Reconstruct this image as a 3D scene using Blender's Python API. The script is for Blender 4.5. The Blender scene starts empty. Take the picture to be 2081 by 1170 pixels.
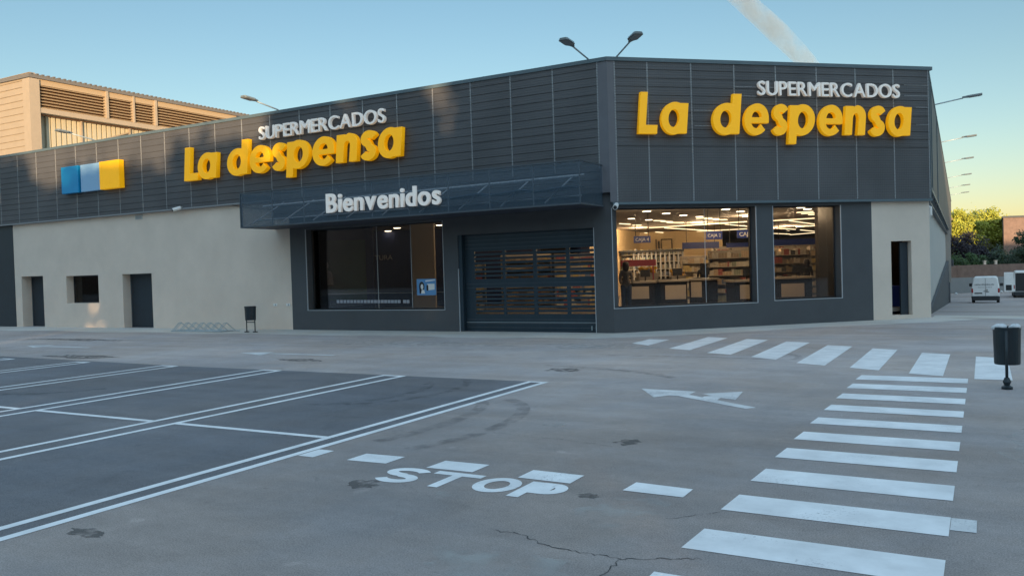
import bpy, math, random
from mathutils import Vector, Matrix
import numpy as np
random.seed(7)
S = bpy.context.scene
COL = S.collection
# ------------------------------------------------------------------ camera
FPX, PITCH, ROLL, YAW = 1703.4, 0.0211, -0.0305, math.radians(29.389)
def basis():
    f = np.array([0, math.cos(PITCH), -math.sin(PITCH)]); rt = np.array([1, 0, 0.]); up = np.cross(rt, f)
    r = math.cos(ROLL)*rt+math.sin(ROLL)*up; u = -math.sin(ROLL)*rt+math.cos(ROLL)*up
    c, s = math.cos(YAW), math.sin(YAW); Z = np.array([[c, -s, 0], [s, c, 0], [0, 0, 1]])
    return Z@r, Z@u, Z@f
CR, CU, CF = basis(); EYE = np.array([0, 0, 1.6])
cam = bpy.data.objects.new('camera', bpy.data.cameras.new('camera')); COL.objects.link(cam)
cam.data.sensor_width = 36; cam.data.lens = 36*FPX/2081; cam.data.clip_end = 6000; cam.data.clip_start = 0.05
m = Matrix.Identity(4)
for i in range(3):
    m[i][0] = CR[i]; m[i][1] = CU[i]; m[i][2] = -CF[i]; m[i][3] = EYE[i]
cam.matrix_world = m; S.camera = cam
# ------------------------------------------------------------------ sky, sun, exposure
SUN_EL, SUN_DIR = math.radians(4.2), (0.6, -0.8)
SUN_ROT = math.atan2(SUN_DIR[0], SUN_DIR[1])
w = bpy.data.worlds.new('World'); S.world = w; w.use_nodes = True
nt = w.node_tree; nt.nodes.clear()
out = nt.nodes.new('ShaderNodeOutputWorld'); bg = nt.nodes.new('ShaderNodeBackground'); sky = nt.nodes.new('ShaderNodeTexSky')
sky.sky_type = 'NISHITA'; sky.sun_disc = False; sky.sun_elevation = SUN_EL; sky.sun_rotation = SUN_ROT
sky.air_density = 1.0; sky.dust_density = 0.3; sky.ozone_density = 1.6
bg.inputs[1].default_value = 0.15
SKY_LOW, SKY_HIGH = .39, 2.15
tc = nt.nodes.new('ShaderNodeTexCoord'); sx = nt.nodes.new('ShaderNodeSeparateXYZ'); nt.links.new(tc.outputs['Generated'], sx.inputs[0])
mr = nt.nodes.new('ShaderNodeMapRange'); mr.inputs[1].default_value = .33; mr.inputs[2].default_value = .75; mr.inputs[3].default_value = SKY_LOW; mr.inputs[4].default_value = SKY_HIGH
nt.links.new(sx.outputs[2], mr.inputs[0]); sc_ = nt.nodes.new('ShaderNodeVectorMath'); sc_.operation = 'SCALE'
nt.links.new(sky.outputs[0], sc_.inputs[0]); nt.links.new(mr.outputs[0], sc_.inputs['Scale'])
tn = nt.nodes.new('ShaderNodeVectorMath'); tn.operation = 'MULTIPLY'; tr = nt.nodes.new('ShaderNodeValToRGB'); nt.links.new(sx.outputs[2], tr.inputs[0]); els = tr.color_ramp.elements
els[0].position = 0.0; els[0].color = (.74, .74, .98, 1); els[1].position = .75; els[1].color = (.93, .74, .61, 1)
for p_, c_ in ((.12, (.71, .745, .84)), (.20, (.675, .725, .775)), (.34, (.61, .70, .745)), (.48, (.68, .72, .70))): e_ = els.new(p_); e_.color = (*c_, 1)
t2 = nt.nodes.new('ShaderNodeVectorMath'); t2.operation = 'SCALE'; t2.inputs['Scale'].default_value = 1.35; nt.links.new(tr.outputs[0], t2.inputs[0]); nt.links.new(t2.outputs[0], tn.inputs[1])
nt.links.new(sc_.outputs[0], tn.inputs[0])
nt.links.new(tn.outputs[0], bg.inputs[0]); nt.links.new(bg.outputs[0], out.inputs[0])
sl = bpy.data.lights.new('sun', 'SUN'); sl.energy = 1.7; sl.angle = math.radians(0.5); sl.color = (1.0, 0.70, 0.40)
so = bpy.data.objects.new('sun', sl); COL.objects.link(so)
sd = Vector((SUN_DIR[0]*math.cos(SUN_EL), SUN_DIR[1]*math.cos(SUN_EL), math.sin(SUN_EL)))
so.rotation_euler = sd.to_track_quat('Z', 'Y').to_euler(); so.location = (30, -40, 20)
S.view_settings.view_transform = 'Standard'; S.view_settings.look = 'None'; S.view_settings.gamma = 1
S.view_settings.use_curve_mapping = False
S.view_settings.exposure = 2.2
S.render.engine = 'CYCLES'; S.cycles.max_bounces = 8; S.cycles.transparent_max_bounces = 24
# ------------------------------------------------------------------ placing helpers
def ray(px, py): return CF+CR*(px-1040.5)/FPX-CU*(py-585)/FPX
def at(px, py, depth): return EYE+ray(px, py)*depth
def gp(px, py, z=0.0):
    d = ray(px, py); return EYE+d*(z-1.6)/d[2]
C1 = np.array([-7.827, 18.878]); AR = math.radians(42.915); C2 = C1+8.991*np.array([math.cos(AR), math.sin(AR)])
def FL(s, o, z): return (C1[0]+s, C1[1]-o, z)
def FR(s, o, z): return (C1[0]+s*math.cos(AR)+o*math.sin(AR), C1[1]+s*math.sin(AR)-o*math.cos(AR), z)
def FS(s, o, z): return (C2[0]-.0208*s+o, C2[1]+s+.0208*o, z)
def onF(F, px, py, o):
    """where the line of sight meets a facade plane o metres proud: (s, z)"""
    a = np.array(F(0, o, 0)); b = np.array(F(1, o, 0)); t = b-a; n = np.array([-t[1], t[0], 0])
    d = ray(px, py); k = ((a-EYE)@n)/(d@n); P = EYE+d*k; return (P-a)@t, P[2]
H = 6.63; HBL = 3.97; HBR = 3.10
# ------------------------------------------------------------------ materials
def node(nt, t, **k):
    n = nt.nodes.new(t)
    for a, b in k.items(): setattr(n, a, b)
    return n
def mat(name, col, rough=0.6, metal=0.0, var=0.0, scale=3.0, bump=0.0, bscale=60.0, col2=None, emit=None, estr=0, stretch=None, spec=0.5, coat=0):
    m = bpy.data.materials.new(name); m.use_nodes = True; nt = m.node_tree; b = nt.nodes['Principled BSDF']
    b.inputs['Roughness'].default_value = rough; b.inputs['Metallic'].default_value = metal
    b.inputs['Specular IOR Level'].default_value = spec; b.inputs['Coat Weight'].default_value = coat
    c = (*col, 1)
    b.inputs['Base Color'].default_value = c
    g = node(nt, 'ShaderNodeNewGeometry'); src = g.outputs['Position']
    if stretch:
        mp = node(nt, 'ShaderNodeMapping'); mp.inputs['Scale'].default_value = stretch; nt.links.new(src, mp.inputs['Vector']); src = mp.outputs[0]
    if var or col2:
        n = node(nt, 'ShaderNodeTexNoise'); n.inputs['Scale'].default_value = scale; n.inputs['Detail'].default_value = 8; n.inputs['Roughness'].default_value = .62
        nt.links.new(src, n.inputs['Vector'])
        r = node(nt, 'ShaderNodeValToRGB'); r.color_ramp.elements[0].position = .3; r.color_ramp.elements[1].position = .7
        c2 = col2 if col2 else tuple(min(1, x*(1+var)) for x in col)
        c1 = col if col2 else tuple(x*(1-var) for x in col)
        r.color_ramp.elements[0].color = (*c1, 1); r.color_ramp.elements[1].color = (*c2, 1)
        nt.links.new(n.outputs['Fac'], r.inputs[0]); nt.links.new(r.outputs[0], b.inputs['Base Color'])
    if bump:
        n2 = node(nt, 'ShaderNodeTexNoise'); n2.inputs['Scale'].default_value = bscale; n2.inputs['Detail'].default_value = 5
        nt.links.new(g.outputs['Position'], n2.inputs['Vector'])
        bp = node(nt, 'ShaderNodeBump'); bp.inputs['Strength'].default_value = bump; bp.inputs['Distance'].default_value = .02
        nt.links.new(n2.outputs['Fac'], bp.inputs['Height']); nt.links.new(bp.outputs[0], b.inputs['Normal'])
    if emit:
        b.inputs['Emission Color'].default_value = (*emit, 1); b.inputs['Emission Strength'].default_value = estr
    return m
def ground_mat(name, col, blotch, speck, far=None):
    m = bpy.data.materials.new(name); m.use_nodes = True; nt = m.node_tree; b = nt.nodes['Principled BSDF']
    b.inputs['Roughness'].default_value = .85; b.inputs['Specular IOR Level'].default_value = .3
    g = node(nt, 'ShaderNodeNewGeometry'); P = g.outputs['Position']
    def noise(sc, det=6, rough=.6, st=None, dist=0):
        n = node(nt, 'ShaderNodeTexNoise'); n.inputs['Scale'].default_value = sc; n.inputs['Detail'].default_value = det
        n.inputs['Roughness'].default_value = rough; n.inputs['Distortion'].default_value = dist
        s = P
        if st:
            mp = node(nt, 'ShaderNodeMapping'); mp.inputs['Scale'].default_value = st[0]; mp.inputs['Rotation'].default_value = (0, 0, st[1]); nt.links.new(P, mp.inputs[0]); s = mp.outputs[0]
        nt.links.new(s, n.inputs['Vector']); return n.outputs['Fac']
    def ramp(f, a, b_, lo, hi):
        r = node(nt, 'ShaderNodeMapRange'); r.inputs[1].default_value = a; r.inputs[2].default_value = b_; r.inputs[3].default_value = lo; r.inputs[4].default_value = hi
        nt.links.new(f, r.inputs[0]); return r.outputs[0]
    def mul(a, b_):
        x = node(nt, 'ShaderNodeMath', operation='MULTIPLY'); nt.links.new(a, x.inputs[0]); nt.links.new(b_, x.inputs[1]); return x.outputs[0]
    f = ramp(noise(.28, 5, .55), .3, .7, 1-blotch, 1+blotch)
    f = mul(f, ramp(noise(1.7, 7, .65, None, .6), .3, .72, 1-blotch*.7, 1+blotch*.55))
    f = mul(f, ramp(noise(1.0, 5, .6, ((.25, 2.2, 1), .5)), .35, .7, 1-blotch*.6, 1+blotch*.45))
    f = mul(f, ramp(noise(95, 3, .8), .35, .65, 1-speck*1.2, 1+speck*1.2))
    f = mul(f, ramp(noise(14, 4, .7), .3, .7, .93, 1.07))
    f = mul(f, ramp(noise(260, 2, .9), .3, .7, 1-speck, 1+speck))
    # dark oil spots
    f = mul(f, ramp(noise(2.3, 3, .5, None, 1.2), .70, .78, 1.0, .72))
    f = mul(f, ramp(noise(5.1, 3, .4), .30, .24, 1.0, 1.22))
    if far:  # brightness falloff painted into the colour: asphalt lighter towards the building
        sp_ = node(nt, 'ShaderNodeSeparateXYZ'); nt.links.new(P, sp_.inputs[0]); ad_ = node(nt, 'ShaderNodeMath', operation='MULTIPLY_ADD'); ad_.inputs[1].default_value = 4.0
        nt.links.new(noise(.45, 4), ad_.inputs[0]); nt.links.new(sp_.outputs[1], ad_.inputs[2]); falloff = ramp(ad_.outputs[0], 9.5, 15, 0, 1)
        f = mul(f, ramp(falloff, 0, 1, 1.0, far))
    c = node(nt, 'ShaderNodeVectorMath', operation='SCALE'); 
    mixc = node(nt, 'ShaderNodeMix', data_type='RGBA'); mixc.inputs[6].default_value = (*col, 1)
    mixc.inputs[7].default_value = (col[0]*1.06, col[1]*.99, col[2]*.92, 1)
    nt.links.new(ramp(noise(.5, 4), .4, .6, 0, 1), mixc.inputs[0])
    nt.links.new(mixc.outputs[2], c.inputs[0]); nt.links.new(f, c.inputs['Scale'])
    nt.links.new(c.outputs[0], b.inputs['Base Color'])
    bp = node(nt, 'ShaderNodeBump'); bp.inputs['Strength'].default_value = .4; bp.inputs['Distance'].default_value = .006
    nt.links.new(noise(110, 5, .85), bp.inputs['Height']); nt.links.new(bp.outputs[0], b.inputs['Normal'])
    return m
def paint_mat(name, col, wear):
    m = mat(name, col, .7, var=.15, scale=3); nt = m.node_tree; b = nt.nodes['Principled BSDF']
    base = b.inputs['Base Color'].links[0].from_socket
    g = node(nt, 'ShaderNodeNewGeometry'); n = node(nt, 'ShaderNodeTexNoise'); n.inputs['Scale'].default_value = 44; n.inputs['Detail'].default_value = 9; n.inputs['Roughness'].default_value = .78
    n2 = node(nt, 'ShaderNodeTexNoise'); n2.inputs['Scale'].default_value = 1.8; n2.inputs['Detail'].default_value = 3
    nt.links.new(g.outputs['Position'], n.inputs['Vector']); nt.links.new(g.outputs['Position'], n2.inputs['Vector'])
    ad = node(nt, 'ShaderNodeMath', operation='MULTIPLY_ADD'); ad.inputs[1].default_value = .5
    nt.links.new(n2.outputs[0], ad.inputs[0]); nt.links.new(n.outputs[0], ad.inputs[2])
    r = node(nt, 'ShaderNodeMapRange'); r.inputs[1].default_value = .9-wear; r.inputs[2].default_value = 1.0-wear; nt.links.new(ad.outputs[0], r.inputs[0])
    mx = node(nt, 'ShaderNodeMix', data_type='RGBA'); nt.links.new(r.outputs[0], mx.inputs[0]); nt.links.new(base, mx.inputs[6]); mx.inputs[7].default_value = (.30, .30, .31, 1)
    nt.links.new(mx.outputs[2], b.inputs['Base Color']); return m
def alpha_mat(name, col, alpha, rough=.7, noise_scale=None, lo=0, hi=1, tex='noise', metal=0, stretch=None):
    """surface with open holes (mesh) or worn away patches: transparent where the pattern says so"""
    m = bpy.data.materials.new(name); m.use_nodes = True; nt = m.node_tree; b = nt.nodes['Principled BSDF']
    b.inputs['Base Color'].default_value = (*col, 1); b.inputs['Roughness'].default_value = rough; b.inputs['Metallic'].default_value = metal
    if noise_scale:
        g = node(nt, 'ShaderNodeNewGeometry'); src = g.outputs['Position']
        if stretch:
            mp = node(nt, 'ShaderNodeMapping'); mp.inputs['Scale'].default_value = stretch; nt.links.new(src, mp.inputs['Vector']); src = mp.outputs[0]
        n = node(nt, 'ShaderNodeTexNoise' if tex == 'noise' else 'ShaderNodeTexVoronoi'); n.inputs['Scale'].default_value = noise_scale
        nt.links.new(src, n.inputs['Vector'])
        r = node(nt, 'ShaderNodeMapRange'); r.inputs[1].default_value = lo; r.inputs[2].default_value = hi; r.inputs[4].default_value = alpha
        nt.links.new(n.outputs[0], r.inputs[0]); nt.links.new(r.outputs[0], b.inputs['Alpha'])
    else: b.inputs['Alpha'].default_value = alpha
    return m
def glass_mat(name, tint, refl=1.0):
    m = bpy.data.materials.new(name); m.use_nodes = True; nt = m.node_tree; nt.nodes.clear()
    o = node(nt, 'ShaderNodeOutputMaterial'); mx = node(nt, 'ShaderNodeMixShader'); t = node(nt, 'ShaderNodeBsdfTransparent'); g = node(nt, 'ShaderNodeBsdfGlossy')
    t.inputs[0].default_value = (*tint, 1); g.inputs['Roughness'].default_value = 0.0; fr = node(nt, 'ShaderNodeFresnel'); fr.inputs[0].default_value = 1.5
    mu = node(nt, 'ShaderNodeMath', operation='MULTIPLY'); mu.inputs[1].default_value = refl*1.0; mu.use_clamp = True
    nt.links.new(fr.outputs[0], mu.inputs[0]); nt.links.new(mu.outputs[0], mx.inputs[0]); nt.links.new(t.outputs[0], mx.inputs[1]); nt.links.new(g.outputs[0], mx.inputs[2]); nt.links.new(mx.outputs[0], o.inputs[0]); return m
M = {}
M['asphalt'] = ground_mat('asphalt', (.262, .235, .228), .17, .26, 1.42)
M['park'] = ground_mat('parking_asphalt', (.134, .135, .148), .2, .3)
M['apron'] = ground_mat('concrete_apron', (.52, .50, .47), .12, .08)
M['paint'] = paint_mat('road_paint', (.66, .66, .66), .035)
M['paint_worn'] = paint_mat('road_paint_worn', (.56, .56, .56), .13)
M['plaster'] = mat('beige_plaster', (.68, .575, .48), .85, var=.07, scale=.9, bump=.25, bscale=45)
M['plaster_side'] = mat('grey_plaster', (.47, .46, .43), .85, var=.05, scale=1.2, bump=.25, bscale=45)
M['darkwall'] = mat('dark_render', (.075, .08, .086), .8, var=.08, scale=1.3, bump=.3, bscale=60)
M['clad'] = None
M['metal'] = mat('dark_frame_metal', (.07, .085, .10), .5, var=.1, scale=4)
M['cap'] = mat('coping_metal', (.10, .14, .16), .45, var=.08, scale=3)
M['trim'] = mat('light_trim', (.42, .44, .46), .5)
M['joint'] = mat('panel_joint', (.24, .25, .26), .5)
M['yellow'] = mat('yellow_acrylic', (.86, .44, .006), .42, var=.04, scale=2, emit=(1, .46, .0), estr=.08)
M['white_letter'] = mat('white_acrylic', (.80, .79, .76), .4)
M['lit_letter'] = mat('backlit_white_acrylic', (.80, .78, .74), .4, emit=(1, .9, .8), estr=.035)
M['blue'] = mat('blue_acrylic', (.006, .27, .55), .4); M['paleblue'] = mat('pale_blue_acrylic', (.27, .47, .68), .4)
M['door'] = mat('dark_door_paint', (.018, .028, .038), .5, var=.1, scale=3)
M['shutter'] = mat('shutter_paint', (.017, .034, .048), .42, var=.15, scale=2)
M['black'] = mat('black_plastic', (.02, .022, .025), .5)
M['glass'] = glass_mat('window_glass', (.80, .80, .80)); M['glassdark'] = glass_mat('window_glass_dark', (.72, .72, .74))
M['tyre'] = mat('tyre_rubber', (.02, .02, .02), .8); M['rim'] = mat('rim_metal', (.4, .4, .42), .35, metal=.8)
M['vanwhite'] = mat('van_paint', (.84, .85, .84), .35, var=.05, scale=5, coat=.4)
M['bumper'] = mat('bumper_plastic', (.03, .035, .04), .6)
M['red'] = mat('red_lens', (.35, .02, .02), .25)
M['galv'] = mat('galvanised_steel', (.36, .42, .44), .45, metal=.5)
M['bin'] = mat('green_black_bin', (.010, .020, .026), .45, var=.25, scale=9, bump=.2, bscale=30)
M['bag'] = mat('white_bag', (.6, .62, .63), .5)
M['warm_light'] = mat('warm_tube', (1, .85, .6), .5, emit=(1.0, .78, .45), estr=.7)
M['down_light'] = mat('downlight_lens', (1, .9, .7), .5, emit=(1.0, .82, .55), estr=2.2)
M['ceil'] = mat('ceiling_paint', (.36, .33, .30), .9)
M['floor'] = mat('shop_floor', (.24, .21, .18), .35, var=.05, scale=.8)
M['cream'] = mat('cream_wall', (.74, .56, .32), .8)
M['inblue'] = mat('navy_panel', (.010, .018, .07), .5); M['signblue'] = mat('blue_sign_board', (.03, .06, .28), .4)
M['shelf'] = mat('shelf_metal', (.42, .38, .32), .5)
M['ctr'] = mat('counter_black', (.018, .016, .015), .8, spec=.15)
M['panel'] = mat('counter_panel', (.55, .48, .38), .6)
P_COLS = [(.55, .42, .28), (.35, .28, .2), (.6, .55, .45), (.40, .12, .10), (.15, .2, .3), (.62, .48, .2), (.12, .12, .12), (.3, .33, .25)]
M['prod'] = [mat('goods_%s' % n, c, .5) for n, c in zip(['tan', 'brown', 'cream', 'red', 'navy', 'ochre', 'black', 'olive'], P_COLS)]
M['brick'] = mat('brown_brick', (.20, .135, .11), .9, var=.18, scale=3, bump=.3, bscale=20)
M['orange'] = mat('orange_render', (.42, .25, .15), .9, var=.1, scale=2)
M['blockwall'] = mat('grey_block_wall', (.24, .25, .255), .9, var=.1, scale=.8)
M['tan'] = mat('tan_sheet', (.37, .30, .22), .6, var=.05, scale=1.5)
M['tan2'] = mat('tan_sheet_light', (.50, .45, .33), .6, var=.05, scale=1.5)
M['louvre'] = mat('louvre_slat', (.42, .31, .19), .6); M['darkgap'] = mat('dark_void', (.30, .16, .08), .9)
M['bark'] = mat('bark', (.09, .065, .045), .9, var=.3, scale=12, bump=.5, bscale=30)
def leafm(n, c, v=.45):
    m = mat(n, c, .6, var=v, scale=1.1); b = m.node_tree.nodes['Principled BSDF']; return m
M['leaf_yellow'] = leafm('yellow_green_leaves', (.34, .35, .04)); M['leaf_plum'] = leafm('plum_leaves', (.012, .007, .014))
M['leaf_hedge'] = leafm('hedge_leaves', (.05, .10, .03)); M['leaf_dark'] = leafm('dark_green_leaves', (.03, .055, .025))
M['skin'] = mat('skin', (.45, .28, .2), .5); M['hair'] = mat('dark_hair', (.015, .01, .01), .5); M['coat'] = mat('grey_knit', (.16, .15, .14), .9); M['jeans'] = mat('denim', (.02, .03, .06), .9)
# dark corrugated perforated cladding: fine ribs and dot rows
def clad_mat():
    m = bpy.data.materials.new('perforated_cladding'); m.use_nodes = True; nt = m.node_tree; b = nt.nodes['Principled BSDF']
    b.inputs['Roughness'].default_value = .55; b.inputs['Specular IOR Level'].default_value = .4
    g = node(nt, 'ShaderNodeNewGeometry')
    wv = node(nt, 'ShaderNodeTexWave', bands_direction='Z'); wv.inputs['Scale'].default_value = 5.0; wv.inputs['Distortion'].default_value = 0
    vo = node(nt, 'ShaderNodeTexVoronoi'); vo.inputs['Scale'].default_value = 26; vo.inputs['Randomness'].default_value = .15
    no = node(nt, 'ShaderNodeTexNoise'); no.inputs['Scale'].default_value = .7; no.inputs['Detail'].default_value = 6
    for n in (wv, vo, no): nt.links.new(g.outputs['Position'], n.inputs['Vector'])
    r = node(nt, 'ShaderNodeMapRange'); r.inputs[1].default_value = .15; r.inputs[2].default_value = .45; r.inputs[3].default_value = .78; r.inputs[4].default_value = 1.12; nt.links.new(vo.outputs['Distance'], r.inputs[0])
    r2 = node(nt, 'ShaderNodeMapRange'); r2.inputs[1].default_value = .3; r2.inputs[2].default_value = .7; r2.inputs[3].default_value = .85; r2.inputs[4].default_value = 1.15; nt.links.new(no.outputs[0], r2.inputs[0])
    mu = node(nt, 'ShaderNodeMath', operation='MULTIPLY'); nt.links.new(r.outputs[0], mu.inputs[0]); nt.links.new(r2.outputs[0], mu.inputs[1])
    sc = node(nt, 'ShaderNodeVectorMath', operation='SCALE'); sc.inputs[0].default_value = (.080, .080, .084); nt.links.new(mu.outputs[0], sc.inputs['Scale']); nt.links.new(sc.outputs[0], b.inputs['Base Color'])
    bp = node(nt, 'ShaderNodeBump'); bp.inputs['Strength'].default_value = .22; bp.inputs['Distance'].default_value = .01; nt.links.new(wv.outputs['Fac'], bp.inputs['Height']); nt.links.new(bp.outputs[0], b.inputs['Normal'])
    return m
M['clad'] = clad_mat()
# ------------------------------------------------------------------ mesh helpers
class MB:
    def __init__(s): s.v = []; s.f = []; s.mi = []; s.cur = 0
    def face(s, pts):
        i = len(s.v); s.v += [tuple(map(float, p)) for p in pts]; s.f.append(list(range(i, i+len(pts)))); s.mi.append(s.cur); return s
    def hexa(s, p):   # 8 points: bottom 4 ccw, top 4 ccw
        i = len(s.v); s.v += [tuple(map(float, q)) for q in p]
        for f in ((3, 2, 1, 0), (4, 5, 6, 7), (0, 1, 5, 4), (1, 2, 6, 5), (2, 3, 7, 6), (3, 0, 4, 7)):
            s.f.append([i+k for k in f]); s.mi.append(s.cur)
        return s
    def box(s, x0, x1, y0, y1, z0, z1): return s.hexa([(x0, y0, z0), (x1, y0, z0), (x1, y1, z0), (x0, y1, z0), (x0, y0, z1), (x1, y0, z1), (x1, y1, z1), (x0, y1, z1)])
    def fbox(s, F, s0, s1, o0, o1, z0, z1):  # o0 outer(front) .. o1 inner
        return s.hexa([F(s0, o0, z0), F(s1, o0, z0), F(s1, o1, z0), F(s0, o1, z0), F(s0, o0, z1), F(s1, o0, z1), F(s1, o1, z1), F(s0, o1, z1)])
    def prism(s, poly, z0, z1, T=lambda x, y, z: (x, y, z)):
        n = len(poly); i = len(s.v)
        s.v += [T(x, y, z0) for x, y in poly]+[T(x, y, z1) for x, y in poly]
        s.f += [[i+k for k in range(n)][::-1], [i+n+k for k in range(n)]]+[[i+k, i+(k+1) % n, i+n+(k+1) % n, i+n+k] for k in range(n)]; s.mi += [s.cur]*(n+2); return s
    def tube(s, path, r, n=8, closed=False):
        path = [Vector(p) for p in path]; rr = r if isinstance(r, (list, tuple)) else [r]*len(path); i0 = len(s.v)
        for k, p in enumerate(path):
            d = (path[min(k+1, len(path)-1)]-path[max(k-1, 0)]).normalized(); a = d.orthogonal().normalized() if k == 0 else (a-d*a.dot(d)).normalized(); b = d.cross(a)
            s.v += [tuple(p+(a*math.cos(t)+b*math.sin(t))*rr[k]) for t in [2*math.pi*j/n for j in range(n)]]
        for k in range(len(path)-1):
            for j in range(n):
                A = i0+k*n+j; B = i0+k*n+(j+1) % n; s.f.append([A, B, B+n, A+n]); s.mi.append(s.cur)
        s.f += [[i0+j for j in range(n)][::-1], [i0+(len(path)-1)*n+j for j in range(n)]]; s.mi += [s.cur]*2; return s
    def loft(s, secs, cap=True):
        n = len(secs[0]); i0 = len(s.v)
        for q in secs: s.v += [tuple(map(float, p)) for p in q]
        for k in range(len(secs)-1):
            for j in range(n):
                A = i0+k*n+j; B = i0+k*n+(j+1) % n; s.f.append([A, B, B+n, A+n]); s.mi.append(s.cur)
        if cap: s.f += [[i0+j for j in range(n)][::-1], [i0+(len(secs)-1)*n+j for j in range(n)]]; s.mi += [s.cur]*2
        return s
    def build(s, name, mt, parent=None, world=True, smooth=False, bevel=0, label=None):
        me = bpy.data.meshes.new(name); v = s.v
        if parent is not None and world:
            L = parent.location if parent.parent is None else parent.parent.location+parent.location
            v = [(a-L[0], b-L[1], c-L[2]) for a, b, c in v]
        me.from_pydata(v, [], s.f)
        for x in (mt if isinstance(mt, list) else [mt]): me.materials.append(x)
        if any(s.mi): me.polygons.foreach_set('material_index', s.mi)
        me.update()
        import bmesh
        bm = bmesh.new(); bm.from_mesh(me); bmesh.ops.recalc_face_normals(bm, faces=bm.faces); bm.to_mesh(me); bm.free()
        if smooth:
            for p in me.polygons: p.use_smooth = True
        o = bpy.data.objects.new(name, me); COL.objects.link(o); o.parent = parent
        if bevel:
            b = o.modifiers.new('b', 'BEVEL'); b.width = bevel; b.segments = 2; b.limit_method = 'ANGLE'
        if label: o['label'] = label
        return o
def tag(o, label, cat, group=None, kind=None):
    o['label'] = label; o['category'] = cat
    if group: o['group'] = group
    if kind: o['kind'] = kind
    return o
def struct(o): o['kind'] = 'structure'; return o
def empty(name, loc, label, cat, group=None, rz=0):
    o = bpy.data.objects.new(name, None); COL.objects.link(o); o.location = loc; o.rotation_euler = (0, 0, rz); o.empty_display_size = .2
    return tag(o, label, cat, group)
def copy_tree(o, loc, rz, label, group=None):
    def cp(x, par):
        c = x.copy(); COL.objects.link(c); c.parent = par
        for ch in [q for q in bpy.data.objects if q.parent == x and q is not c]: cp(ch, c)
        return c
    c = cp(o, None); c.location = loc; c.rotation_euler = (0, 0, rz); c['label'] = label
    if group: c['group'] = group
    return c
# ------------------------------------------------------------------ ground
def gz(x, y):
    t = min(max(y-25, 0), 36); t2 = t-1.2 if t > 2.4 else t*t/4.8
    return -0.039*t2
mb = MB(); ys = [-120, -60, -30, -10, 0, 10, 20, 25]+[25+.4*i for i in range(1, 7)]+[30, 35, 40, 45, 50, 55, 58, 61, 70, 100, 200, 500, 1500]; xs = [-800, -300, -120, -60, -30, -10, 0, 10, 30, 60, 120, 300, 800]
for i in range(len(ys)-1):
    for j in range(len(xs)-1):
        x0, x1, y0, y1 = xs[j], xs[j+1], ys[i], ys[i+1]; mb.face([(x0, y0, gz(x0, y0)), (x1, y0, gz(x1, y0)), (x1, y1, gz(x1, y1)), (x0, y1, gz(x0, y1))])
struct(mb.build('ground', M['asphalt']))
mb = MB().face([(-46, -30, .0012), (-5.45, -30, .0012), (-5.45, 10.56, .0012), (-13.4, 10.58, .0012), (-20, 10.9, .0012), (-46, 11.2, .0012)])
struct(mb.build('parking_ground', M['park']))
# pale concrete strip along the facades, ragged outer edge
mb = MB(); inner = [(-46, 18.9), (C1[0], 18.9), tuple(C2)]; 
pts = []
n = 60
for i in range(n+1):
    t = i/n; x = -46+(C1[0]+.1+46)*t; pts.append((x, 17.25+.12*math.sin(x*1.3)+random.uniform(-.06, .06)))
for i in range(1, 21):
    t = i/20; p = FR(9.3*t, 1.35+.1*math.sin(t*9)+random.uniform(-.05, .05), 0); pts.append(p[:2])
back = [FR(9.2, -.05, 0)[:2], FR(0, -.05, 0)[:2], (-46, C1[1]+.05)]
mb.face([(x, y, .002) for x, y in pts+back]); struct(mb.build('concrete_apron', M['apron']))
mb = MB()
pp = [gp(1878, 646, -.0), gp(1960, 636, -.1)]
y0, y1 = 26.3, 29.0
mb.face([(-1.2, 25.0, .004), (6, 22.6, .004), (6, 24.95, .004), (-1.2, 25.0+.9, gz(0, 25.9)+.006)])
struct(mb.build('gutter_strip', M['apron']))
# ------------------------------------------------------------------ painted markings
def quads(name, polys, m='paint', z=.0028):
    b = MB()
    for i, p in enumerate(polys): b.face([(x, y, z+(i % 4)*.0002) for x, y in p])
    return struct(b.build(name, M[m]))
lw = .085
lines = []
def vline(x, y0, y1): lines.append([(x-lw/2, y0), (x+lw/2, y0), (x+lw/2, y1), (x-lw/2, y1)])
def hline(y, x0, x1): lines.append([(x0, y-lw/2), (x1, y-lw/2), (x1, y+lw/2), (x0, y+lw/2)])
YF = 10.56; prev = None
for k in range(12):
    xr = -5.44-2.60*k if k < 1 else -7.93-2.63*(k-1); xl = xr-(.25 if k == 0 else .37)
    if k == 0: xl = -5.68
    vline(xr, -3, YF); vline(xl, -3, YF); hline(YF-lw/2, xl+lw/2, xr-lw/2)
    if prev is not None:
        for yc in (6.29, 2.03): hline(yc, xr+lw/2, prev-lw/2)
    prev = xl
quads('parking_lines', lines)
z1 = [[(-6.42, 16.42), (-5.92, 16.03), (-5.93, 17.38), (-6.40, 17.43)]]
zx = [(-5.31, 15.52, -4.83, 15.30, 18.1), (-4.38, 14.88, -3.90, 14.68, 17.75), (-3.48, 14.41, -3.0, 14.08, 17.3), (-2.60, 13.68, -2.14, 13.46, 16.68), (-1.76, 13.27, -1.34, 13.05, 16.2), (-.93, 12.78, -.50, 12.62, 15.6), (-.13, 12.42, .30, 12.42, 15.18)]
for xa, ya, xb, yb, yt in zx: z1.append([(xa, ya), (xb, yb), (xb, yt-.12), (xa, yt+.05)])
z1.append([(1.15, 11.6), (1.6, 11.5), (1.6, 14.3), (1.15, 14.4)])
quads('long_crosswalk', z1)
z2 = []
yt, yb = [4.94, 5.77, 6.58, 7.39, 8.16, 8.96, 9.80, 10.67, 11.57, 12.45], [4.55, 5.37, 6.17, 7.0, 7.78, 8.6, 9.42, 10.27, 11.14, 11.98]
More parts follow.
